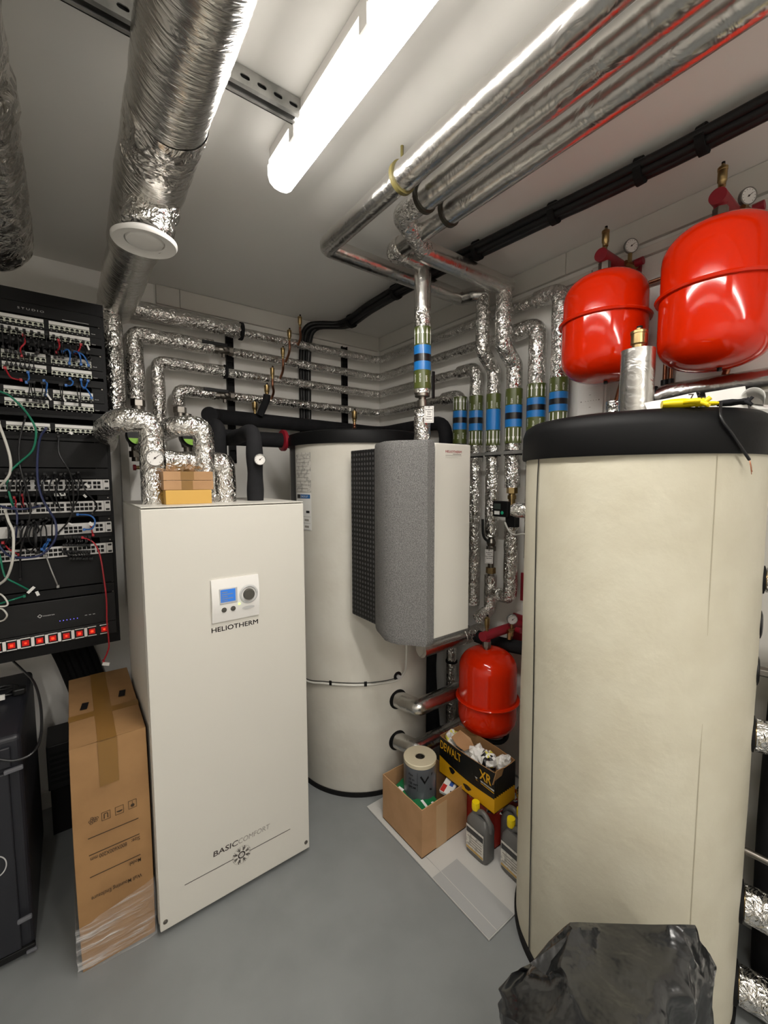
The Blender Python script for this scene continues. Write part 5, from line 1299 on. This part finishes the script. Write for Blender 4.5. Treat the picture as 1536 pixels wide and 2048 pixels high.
# cable and plug on its top
c = PX(14, 1392, z=kz)
t = thing('power_cable', 'coiled black power cable with white fuse mark on the dark cabinet', 'cable', c)
pts = []
for k in range(26):
    a = k*.62; r_ = .045+.012*math.sin(k*.9); pts.append((c.x-.03+r_*math.cos(a)*1.3, c.y+.03+r_*math.sin(a), kz+.007+.003*(k % 3)))
G().tube(smoothc(pts, 4), .0045, 8).build('cable', CAB['black'], t)
q = PX(40, 1388, z=kz)
G().box(q.x-.02, q.x+.02, q.y-.02, q.y+.02, kz+.001, kz+.028).build('plug', BLK, t, .006)
q = PX(4, 1391, z=kz+.03); G().obox((q.x, q.y, kz+.022), (.016, .012, .018)).build('fuse_mark', PAPER, t, .001)
pts = [PX(26, 1322, y=2.3), PX(45, 1340, y=2.2), PX(68, 1365, y=2.05), PX(81, 1410, y=1.95), PX(82, 1470, y=1.85), PX(66, 1505, y=1.79), PX(30, 1521, y=1.78), PX(-10, 1518, y=1.79)]
t = thing('power_cable', 'black cable falling from the rack and drooping across the dark cabinet front', 'cable', pts[3])
G().tube(smoothc(pts, 8), .0045, 8).build('cable', CAB['black'], t)
# black trunk of cables from rack to floor behind the carton
a = PX(112, 1312, y=2.52); b = PX(160, 1310, y=2.52)
t = thing('cable_bundle', 'wide black cable bundle dropping from the rack behind the tall carton', 'cables', ((a.x+b.x)/2, 2.52, .1))
pth = [((a.x+b.x)/2-.01, 2.50, .935), ((a.x+b.x)/2+.0, 2.52, .88), ((a.x+b.x)/2+.045, 2.55, .72), ((a.x+b.x)/2+.11, 2.57, .4), ((a.x+b.x)/2+.12, 2.57, .02)]
for k in range(6):
    o = Vector(((k-2.5)*.026, .008*(k % 2), 0)); G().tube(smoothc([Vector(p)+o for p in pth], 6), .018, 10).build('cable', BLKM, t)
c = PX(125, 1520, y=2.45)
t = thing('small_device', 'dark low device with cables on the floor between dark cabinet and tall carton', 'equipment', (c.x, 2.47, 0))
G().box(-.14, -.05, 2.36, 2.56, .24, .45).build('case', BLK, t, .004)
G().box(-.135, -.055, 2.40, 2.54, 0, .24).build('foot', BLKM, t)
g = G()
for k in range(6): g.box(-.13, -.06, 2.357, 2.3605, .27+k*.026, .282+k*.026)
g.build('front_slots', RACK2, t)

# ------------------------------------------------------------------ foam mat, boxes, bottles on the floor
g = G().box(1.124, 1.285, .886, 1.658, .001, .009); g.box(1.285, 1.86, .9, 1.658, .001, .009)
q0, q1 = (1.150, 1.285, .889, 1.135), 0
mt = thing('foam_mat', 'pale grey foam mat on the floor under the boxes', 'mat', (1.4, 1.27, 0))
g = G().box(1.124, 1.90, .886, 1.658, .001, .009)
g.build('mat_body', MATG, mt, .002)
a = PX(913, 1717, z=.0095); b = PX(866, 1756, z=.0095)
G().box(1.126, a.x, .888, (a.y+b.y)/2, .0092, .0105).build('film_sheet', MATG2, mt)
G().box(a.x-.10, a.x-.097, .888, 1.62, .0106, .0114).build('score_line', MATG, mt)

def open_box(name, label, x0, x1, y0, y1, z0, z1, m, th=.004, mats=None, flare=0, tape=None):
    t = thing(name, label, 'box', ((x0+x1)/2, (y0+y1)/2, z0))
    g = G(); g.box(x0, x1, y0, y1, z0, z0+th)
    n = 8
    def wall(p, q, inn):
        V = []
        for lay in (0, 1):
            for j in (0, 1):
                for i in range(n+1):
                    s = i/n; x = p[0]+(q[0]-p[0])*s; y = p[1]+(q[1]-p[1])*s; bow = flare*math.sin(PI*s)*j
                    z = z1+.004*noise.noise(Vector((x*20, y*20, 1)))*(j) if j else z0
                    V.append((x+inn[0]*(th*lay-bow), y+inn[1]*(th*lay-bow), z))
        W = n+1
        for i in range(n):
            g.add([V[i], V[i+1], V[W+i+1], V[W+i]], [(0, 1, 2, 3)]); g.add([V[2*W+i], V[2*W+i+1], V[3*W+i+1], V[3*W+i]], [(0, 1, 2, 3)], 1 if mats else 0)
            g.add([V[W+i], V[W+i+1], V[3*W+i+1], V[3*W+i]], [(0, 1, 2, 3)], 1 if mats else 0)
    wall((x0, y0), (x0, y1), (1, 0)); wall((x1, y0), (x1, y1), (-1, 0)); wall((x0, y0), (x1, y0), (0, 1)); wall((x0, y1), (x1, y1), (0, -1))
    g.build('carton_body', mats or m, t)
    return t
A0, A1, B0, B1, HB = 1.145, 1.428, 1.268, 1.550, .233
bA = open_box('open_carton', 'open brown cardboard box holding a big tape roll, on the foam mat', A0, A1, B0, B1, .011, HB, CARD2)
G().box(A0+.085, A0+.15, B0-.0008, B0, .011, HB-.02).build('tape_strip', mat('pale_tape', 'b0916c', .4), bA)
def roll():
    c = PX(840, 1500, z=.37); cx, cy = 1.300, 1.395
    q = PX(840, 1512, z=.335); cx, cy = q.x, q.y
    t = thing('tape_roll', 'large wide roll of grey wrapped flashing tape standing in the open brown box', 'tape roll', (cx, cy, .14))
    R = .078; z0, z1 = .115, .338
    G().lathe([(R, 0), (R, z1-z0-.02)], (cx, cy, z0), seg=48).build('printed_wrap', mat('slate_wrap', '505358', .35, coat=.3), t)
    g = G().lathe([(R-.001, z1-z0-.02), (R+.0005, z1-z0-.003), (R-.002, z1-z0), (.024, z1-z0-.002), (.022, z1-z0-.02)], (cx, cy, z0), seg=48)
    g.build('tape_winding', mat('ivory_tape', 'cbc1a6', .5), t)
    G().lathe([(.023, z1-z0-.012), (.020, z1-z0-.004), (.017, z1-z0-.004), (.016, z1-z0-.02), (.010, z1-z0-.016), (.008, z1-z0-.024), (0, z1-z0-.024)], (cx, cy, z0), seg=30).build('core', NICK, t)
    g = G(); af = math.atan2(-cy, -cx); Rr = R+.0008
    def poly(P2, m=0): g.add([(cx+Rr*math.cos(af+u/R), cy+Rr*math.sin(af+u/R), v) for u, v in P2], [tuple(range(len(P2)))], m)
    poly([(.000, .285), (.022, .250), (.024, .262), (.006, .292)]); poly([(.022, .250), (.036, .272), (.036, .284), (.023, .264)]); poly([(.036, .272), (.062, .288), (.064, .298), (.036, .284)]); poly([(.048, .226), (.060, .220), (.060, .212), (.048, .216)])
    for i, (s, z) in enumerate((('Flex', .283), ('20 m', .262), ('150 mm', .243), ('EPDM', .224))):
        V, Fc, W = glyphs(s, .02); k = .015
        g.add([(cx+Rr*math.cos(af+(-.056+x*k)/R), cy+Rr*math.sin(af+(-.056+x*k)/R), z+y*k) for x, y in V], Fc)
    V = [(u, z) for u, z in ((-.012, .215), (-.0108, .215), (-.0108, .305), (-.012, .305))]; poly(V)
    g.build('wrap_print', BLK, t)
roll()
def pack(c, s, rot, m, label, name='packet', cat='packet', deco=None):
    t = thing(name, label, cat, Vector(c)-Vector((0, 0, s[2]/2)))
    o = G().obox(c, s, rot).build('packet_body', m, t, .004, 3)
    if deco:
        M = Matrix.Translation(Vector(c)) @ (Matrix.Rotation(rot[2], 4, 'Z') @ Matrix.Rotation(rot[1], 4, 'Y') @ Matrix.Rotation(rot[0], 4, 'X'))
        g = G()
        for (x0, x1, y0, y1, mi) in deco[1]:
            g.add([M @ Vector((x*s[0], y*s[1], s[2]/2+.0008)) for x, y in ((x0, y0), (x1, y0), (x1, y1), (x0, y1))], [(0, 1, 2, 3)], mi)
        g.build('packet_print', deco[0], t)
    return t
REDP = mat('red_print', 'b32a24', .4); BLUP = mat('blue_print', '2a4f9a', .4)
pack((1.240, 1.460, .160), (.14, .12, .04), (.1, -.12, .2), GRNP, 'shiny green packet under the tape roll, back left in the open brown box', deco=([PLAST, BBLK], [(-.45, -.2, .1, .35, 0)]))
pack((1.232, 1.340, .155), (.13, .09, .04), (.12, .08, -.1), GRNP, 'green packet at the front corner of the open brown box', deco=([PLAST, BBLK], [(-.1, .0, -.3, .3, 0), (.2, .3, -.3, .0, 0)]))
pack((1.375, 1.335, .190), (.08, .06, .02), (.1, -.25, .3), PAPER, 'small white red and blue packet at the right of the tape roll', deco=([REDP, BLUP, BBLK], [(-.48, .0, .1, .45, 0), (.05, .4, -.3, .0, 1), (-.3, -.2, -.4, -.3, 2)]))
# red carton with its stuffing, and the black and yellow carton on top
D0, D1, E0, E1 = 1.438, 1.640, 1.110, 1.47
rb = open_box('open_carton', 'low red open box stuffed with bright wrappers under the black and yellow box', D0, D1, E0, E1, .011, .172, REDC)
def crumple(c, r, m, label, seed=0, name='crumpled_wrapper', sq=.6, deco=None):
    random.seed(seed); g = G(); c = Vector(c); n, k = 14, 10; V = []
    for j in range(k+1):
        th = PI*j/k
        for i in range(n):
            ph = 2*PI*i/n; d = Vector((math.sin(th)*math.cos(ph), math.sin(th)*math.sin(ph), math.cos(th)))
            rr = 1+.45*noise.noise(d*2.2+Vector((seed, 0, 0)))+.18*noise.noise(d*7+Vector((0, seed, 0)))
            V.append(c+Vector((d.x*r[0], d.y*r[1], d.z*r[2]))*rr)
    for j in range(k):
        for i in range(n): g.add([], []); 
    o = len(g.v); g.v += V
    for j in range(k):
        for i in range(n):
            g.f.append((o+j*n+i, o+j*n+(i+1) % n, o+(j+1)*n+(i+1) % n, o+(j+1)*n+i)); g.m.append(random.choices(range(len(m)), [6]+[2]*(len(m)-1))[0] if deco is None else 0); g.s.append(False)
    return solo(g, name, m, label, 'wrapper', c-Vector((0, 0, r[2])))
PYEL = mat('pale_yellow_print', 'd8cf5a', .45); ORNG = mat('orange_print', 'c9622c', .45)
crumple((1.47, 1.36, .175), (.036, .07, .022), [PAPER, BLUP, PYEL], 'crumpled white blue and yellow wrapper at the far left of the red box', 3)
crumple((1.468, 1.25, .175), (.032, .06, .020), [PAPER, ORNG, REDP], 'crumpled white and orange wrapper at the middle rim of the red box', 5)
crumple((1.485, 1.15, .170), (.05, .04, .020), [PAPER, BBLK, ORNG], 'crumpled white wrapper with dark strokes at the near corner of the red box', 8)
crumple((1.580, 1.135, .165), (.04, .025, .020), [PAPER, BLUP], 'crumpled white and blue wrapper beside the foil elbow in the red box', 9)
F0, F1, H0, H1, KZ0, KZ1 = 1.392, 1.535, 1.082, 1.415, .216, .402
dw = thing('tool_carton', 'open black and yellow power tool box full of wrappers, on the red box', 'box', ((F0+F1)/2, 1.25, KZ0))
g = G(); th = .004
n = 10
def ztop(s): return KZ1+.018*s**2
def wallp(p, q, inn, dark=True, cut=0):
    for i in range(n):
        for lay in (0, 1):
            s0, s1 = i/n, (i+1)/n
            def pt(s, h):
                x = p[0]+(q[0]-p[0])*s; y = p[1]+(q[1]-p[1])*s; b = .016*math.sin(PI*s)*max(0, h-.45)*(1 if abs(q[1]-p[1]) > .2 else .4)
                zt_ = KZ1+(.022 if cut == 1 else 0)*(s if cut else 0)
                return Vector((x-inn[0]*b+inn[0]*th*lay, y-inn[1]*b+inn[1]*th*lay, KZ0+(zt_-KZ0)*h))
            if lay: g.add([pt(s0, 0), pt(s1, 0), pt(s1, 1), pt(s0, 1)], [(0, 1, 2, 3)], 2)
            else:
                # black top, yellow base; the boundary sweeps downwards towards the near end
                def hb(s): return .50-.10*math.sin(s*PI*.9)-.14*(1-s)
                a0, a1 = (hb(s0), hb(s1)) if abs(q[1]-p[1]) > .2 else (.40, .36)
                g.add([pt(s0, 0), pt(s1, 0), pt(s1, a1), pt(s0, a0)], [(0, 1, 2, 3)], 1)
                g.add([pt(s0, a0), pt(s1, a1), pt(s1, 1), pt(s0, 1)], [(0, 1, 2, 3)], 0)
        s0, s1 = i/n, (i+1)/n
        g.add([pt(s0, 1), pt(s1, 1), pt(s1, 1)-Vector((inn[0], inn[1], 0))*th, pt(s0, 1)-Vector((inn[0], inn[1], 0))*th], [(0, 1, 2, 3)], 2)
g.box(F0, F1, H0, H1, KZ0, KZ0+.003, 1)
wallp((F0, H0), (F0, H1), (1, 0)); wallp((F1, H0), (F1, H1), (-1, 0)); wallp((F0, H0), (F1, H0), (0, 1)); wallp((F0, H1), (F1, H1), (0, -1))
g.build('carton_body', [BLK, DWY, CARD], dw)
g = G()
def dpt(y, z, e=.0012):
    s = (y-H0)/(H1-H0); h = (z-KZ0)/(KZ1-KZ0); return Vector((F0-.016*math.sin(PI*s)*max(0, h-.45)-e, y, z))
def dtext(s, ya, yb, z, h, m, bold=.03, slant=0):
    V, Fc, W = glyphs(s, bold); k = (ya-yb)/W
    g.add([dpt(ya-x*k-y*h*slant, z+y*h) for x, y in V], Fc, m)
dtext('DEWALT', 1.408, 1.270, .345, .058, 0, .012)
g.build('brand_lettering', DWY, dw); g = G()
dtext('XR', 1.162, 1.098, .336, .062, 0, .02)
dtext('BRUSHLESS', 1.145, 1.100, .3205, .008, 1, .01)
g.build('model_lettering', [DWY, BBLK], dw); g = G()
g.add([dpt(y, z) for y, z in ((1.205, .322), (1.0835, .318), (1.0835, .3255), (1.205, .329))], [(0, 1, 2, 3)], 1)
g.add([dpt(y, z) for y, z in ((1.215, .316), (1.0835, .309), (1.0835, .313), (1.215, .319))], [(0, 1, 2, 3)], 0)
for y, z, w_, h_ in ((1.33, .270, .035, .030), (1.235, .245, .045, .024)):
    P2 = [(y+w_*.5*math.cos(a)*(1+.25*math.sin(3*a)), z+h_*.5*math.sin(a)) for a in [2*PI*i/16 for i in range(16)]]
    g.add([dpt(*p) for p in P2], [tuple(range(16))], 2)
g.build('printed_stripes', [DWY, GREYP, BBLK], dw)
g = G().obox((F0+.020, H0-.002, KZ1-.02), (.05, .003, .07), (.2, .1, 0)); g.build('torn_flap', CARD, dw)
crumple((1.445, 1.365, .385), (.045, .045, .035), [PAPER, LABW, PYEL], 'crumpled white and yellow bag at the far end of the black and yellow box', 12)
crumple((1.450, 1.225, .375), (.045, .040, .045), [PAPER, LABW], 'white crumpled bag near the middle of the black and yellow box', 14)
crumple((1.450, 1.165, .385), (.040, .040, .040), [PAPER, PYEL, BBLK], 'yellow and white wrapper toward the near end of the black and yellow box', 17)
crumple((1.500, 1.120, .382), (.035, .030, .035), [PAPER, LABW], 'white peaked paper scrap at the near corner of the black and yellow box', 19)
crumple((1.46, 1.285, .36), (.04, .05, .03), [PAPER, BLUP], 'white wrapper with blue print beneath the brown card flap', 23)
q = Vector((1.435, 1.300, .412))
g = G(); c_ = .5
V = [q+Vector(v) for v in ((-.035, .045, .012), (.030, .050, .020), (.036, -.010, .008), (.025, -.045, -.012), (-.036, -.040, -.010), (-.045, .0, .0))]
g.add(V+[v+Vector((0, 0, .003)) for v in V], [(0, 1, 2, 3, 4, 5), (6, 7, 8, 9, 10, 11)]+[(i, (i+1) % 6, (i+1) % 6+6, i+6) for i in range(6)])
solo(g, 'card_scrap', [CARD2], 'torn brown card scrap on the wrappers in the black and yellow box', 'card', q-Vector((0, 0, .012)))
def bottle(cx, cy, ang, label, s=1.0):
    t = thing('jerrycan', label, 'bottle', (cx, cy, .0105), 'grey bottles with yellow caps'); ca, sa_ = math.cos(ang), math.sin(ang)
    def W(u, v, z): return Vector((cx+ca*u-sa_*v, cy+sa_*u+ca*v, .0105+z*s))
    # u: long side, v: thickness ; side outline as rings
    g = G(); rings = [(0, .052, .030), (.006, .058, .036), (.135, .058, .036), (.150, .056, .034), (.168, .046, .026), (.178, .036, .018)]
    V = []; n = 24
    for z, a, b in rings:
        for k in range(n):
            th = 2*PI*k/n; cu, su = math.cos(th), math.sin(th)
            u = a*math.copysign(abs(cu)**.45, cu); v = b*math.copysign(abs(su)**.45, su); sh = .0 if z < .15 else (.0)
            V.append(W(u+sh, v, z))
    g.add(V, [(r*n+k, r*n+(k+1) % n, (r+1)*n+(k+1) % n, (r+1)*n+k) for r in range(len(rings)-1) for k in range(n)], 0, True)
    g.add(V[:n], [tuple(range(n))]); g.add(V[-n:], [tuple(range(n))])
    g.cyl(W(.028, 0, .165), W(.028, 0, .196), .015, 20)
    g.build('bottle_body', JERR, t)
    hp = [W(.018, 0, .172), W(-.004, 0, .196), W(-.030, 0, .190), W(-.050, 0, .165), W(-.053, 0, .135)]
    G().tube(smoothc(hp, 6), .0115, 14).build('handle', JERR, t)
    g = G().cyl(W(.028, 0, .190), W(.028, 0, .224), .0165, 24)
    for k in range(24):
        a = 2*PI*k/24; p = W(.028, 0, .193); g.cyl(p+Vector((.0165*math.cos(a), .0165*math.sin(a), 0)), p+Vector((.0165*math.cos(a), .0165*math.sin(a), .026)), .0009, 5)
    g.build('cap', YEL, t, .001)
    g = G(); e = .0372
    def lab(u0, u1, z0, z1, m, e=e):
        g.add([W(u0, e, z0), W(u1, e, z0), W(u1, e, z1), W(u0, e, z1)], [(0, 1, 2, 3)], m)
    lab(-.048, .048, .022, .132, 0); lab(-.046, .046, .098, .122, 1, e+.0006); lab(-.046, .046, .024, .034, 2, e+.0006)
    for k in range(4): lab(-.04, .04-.012*(k % 3), .044+k*.012, .049+k*.012, 3, e+.0006)
    g.build('label_plate', [LABW, BBLK, mat('tan_print', 'b59450', .5) if 'tan_print' not in MATS else MATS['tan_print'], GINK2], t)
    return t
bottle(1.368, 1.135, PI/2, 'grey bottle with yellow cap nearest the brown box, label facing out')
bottle(1.415, .985, PI/2-.05, 'grey bottle with yellow cap half hidden by the cream tank')
bottle(1.492, 1.048, -PI/2, 'third grey bottle behind the other two, its cap hidden by the cream tank')

# ------------------------------------------------------------------ black bin bag over a bin, lower right
t = thing('bin_bag', 'crinkled black plastic bag draped in the bottom right corner before the cream tank', 'bag', (.93, .36, 0))
def W3(px, py, d): r_ = ray(px, py); k = d/math.hypot(r_.x, r_.y); return CAM+r_*k
T1_ = W3(1140, 1843, .90); T2_ = W3(1390, 1850, 1.02); Lh = W3(1062, 1925, .92); LL = W3(1036, 1937, .90)
zr = (T1_.z+T2_.z)/2
def blend(top, bot, s): return top+(bot-top)*s
rim = [LL, Lh, W3(1100, 1880, .93), T1_, W3(1250, 1846, .93), T2_, W3(1412, 1928, 1.07), W3(1400, 1990, 1.10)]
# lower outline: closed ring; front points drop towards the viewer, back points fall behind
ring_top = [W3(1036, 1940, .86), W3(1062, 1926, .90), W3(1098, 1882, .92), T1_+Vector((0, 0, -.002)), W3(1200, 1846, .97), W3(1300, 1849, 1.0), T2_, W3(1402, 1890, 1.08), W3(1413, 1930, 1.12)]
back = [Vector((1.12, .33, .44)), Vector((1.08, .44, .42)), Vector((1.0, .52, .38)), Vector((.88, .58, .32))]
ring_mid = [W3(1015, 2010, .80), W3(1050, 2040, .76), W3(1100, 2055, .74), W3(1160, 2060, .73), W3(1230, 2060, .74), W3(1290, 2060, .78), W3(1330, 2050, .86), W3(1380, 2050, .98), W3(1415, 2048, 1.10)]
backm = [Vector((1.13, .32, .30)), Vector((1.09, .45, .28)), Vector((1.0, .54, .26)), Vector((.86, .60, .22))]
cen = Vector((.93, .37, 0))
def low(v, z, s): q = cen+(Vector((v.x, v.y, 0))-cen)*s; return Vector((q.x, q.y, z))
R0 = ring_top+back; R2_ = ring_mid+backm
R1_ = [a.lerp(b, .45)+Vector((math.cos(math.atan2(a.y-cen.y, a.x-cen.x)), math.sin(math.atan2(a.y-cen.y, a.x-cen.x)), 0))*.012 for a, b in zip(R0, R2_)]
R3 = [low(v, .18, 1.0) for v in R2_]; R4 = [low(v, .004, 1.02) for v in R2_]
topc = sum(R0, Vector())/len(R0)
rings = [[topc.lerp(v, .5)+Vector((0, 0, -.05)) for v in R0], R0, R1_, R2_, R3, R4]
def ringint(A_, m):
    """resample each ring to finer points (Catmull-Rom, closed)"""
    n = len(A_); out = []
    for i in range(n):
        a, b, c, d = A_[(i-1) % n], A_[i], A_[(i+1) % n], A_[(i+2) % n]
        for k in range(m):
            s = k/m; cr = .5*((2*b)+(c-a)*s+(2*a-5*b+4*c-d)*s*s+(3*b-a-3*c+d)*s**3); out.append(cr.lerp(b.lerp(c, s), .7))
    return out
fine = [ringint(r_, 9) for r_ in rings]; V = []; rows = []
for j in range(len(fine)-1):
    m_ = 12 if j else 3
    for k in range(m_): rows.append([a.lerp(b, k/m_) for a, b in zip(fine[j], fine[j+1])])
rows.append(fine[-1]); n = len(rows[0])
def ridge(p):
    a = noise.noise(Vector((p.x*7, p.y*7, p.z*5))); b = noise.noise(Vector((p.x*17+3, p.y*17, p.z*11)))
    return .022*(1-abs(a)*3)+.009*(1-abs(b)*3)
for j, row in enumerate(rows):
    for p in row:
        d = Vector((p.x-cen.x, p.y-cen.y, 0)).normalized(); k = 0 if 2 <= j <= 4 else 1; V.append(p+d*ridge(p)*k*.9)
g = G(); g.add(V, [(j*n+i, j*n+(i+1) % n, (j+1)*n+(i+1) % n, (j+1)*n+i) for j in range(len(rows)-1) for i in range(n)], 0, True)
g.add(V[:n], [tuple(range(n))], 0)
bo = g.build('bag_film', BAG, t)
G().lathe([(0, .012), (.11, .012), (.12, .34), (0, .34)], (.94, .37, 0), seg=40).build('bin_inside', BLKM, t)
pc_ = W3(1100, 1915, .845); nf = Vector((-.55, -.30, .66)).normalized()
def onpl(px, py, e=0):
    r_ = ray(px, py); return CAM+r_*((pc_-CAM).dot(nf)/r_.dot(nf))-nf*e
tri = [(1060, 1926), (1142, 1866), (1140, 1912), (1122, 1974)]
g = G().add([onpl(*q) for q in tri]+[onpl(*q, .004) for q in tri], [(0, 1, 2), (0, 2, 3), (4, 6, 5), (4, 7, 6), (0, 1, 5, 4), (1, 2, 6, 5), (2, 3, 7, 6), (3, 0, 4, 7)])
g.build('folded_corner', BAG, t)

t = thing('insulated_pipe', 'black foam tubes added as shade behind the foil pipes at the right edge', 'pipe', (1.83, .1, 0))  # invented tubes standing in for the dark, shaded wall here
for k, (x, y, r, zt_) in enumerate(((1.80, .22, .09, 1.02), (1.81, .02, .10, 1.10), (1.80, -.20, .10, 1.05), (1.74, .12, .07, .62))):
    G().tube(smoothc([(x, y, .01), (x+.01, y+.01, .5), (x, y, zt_)], 5), r, 22).build('foam_lagging', BLKR, t)
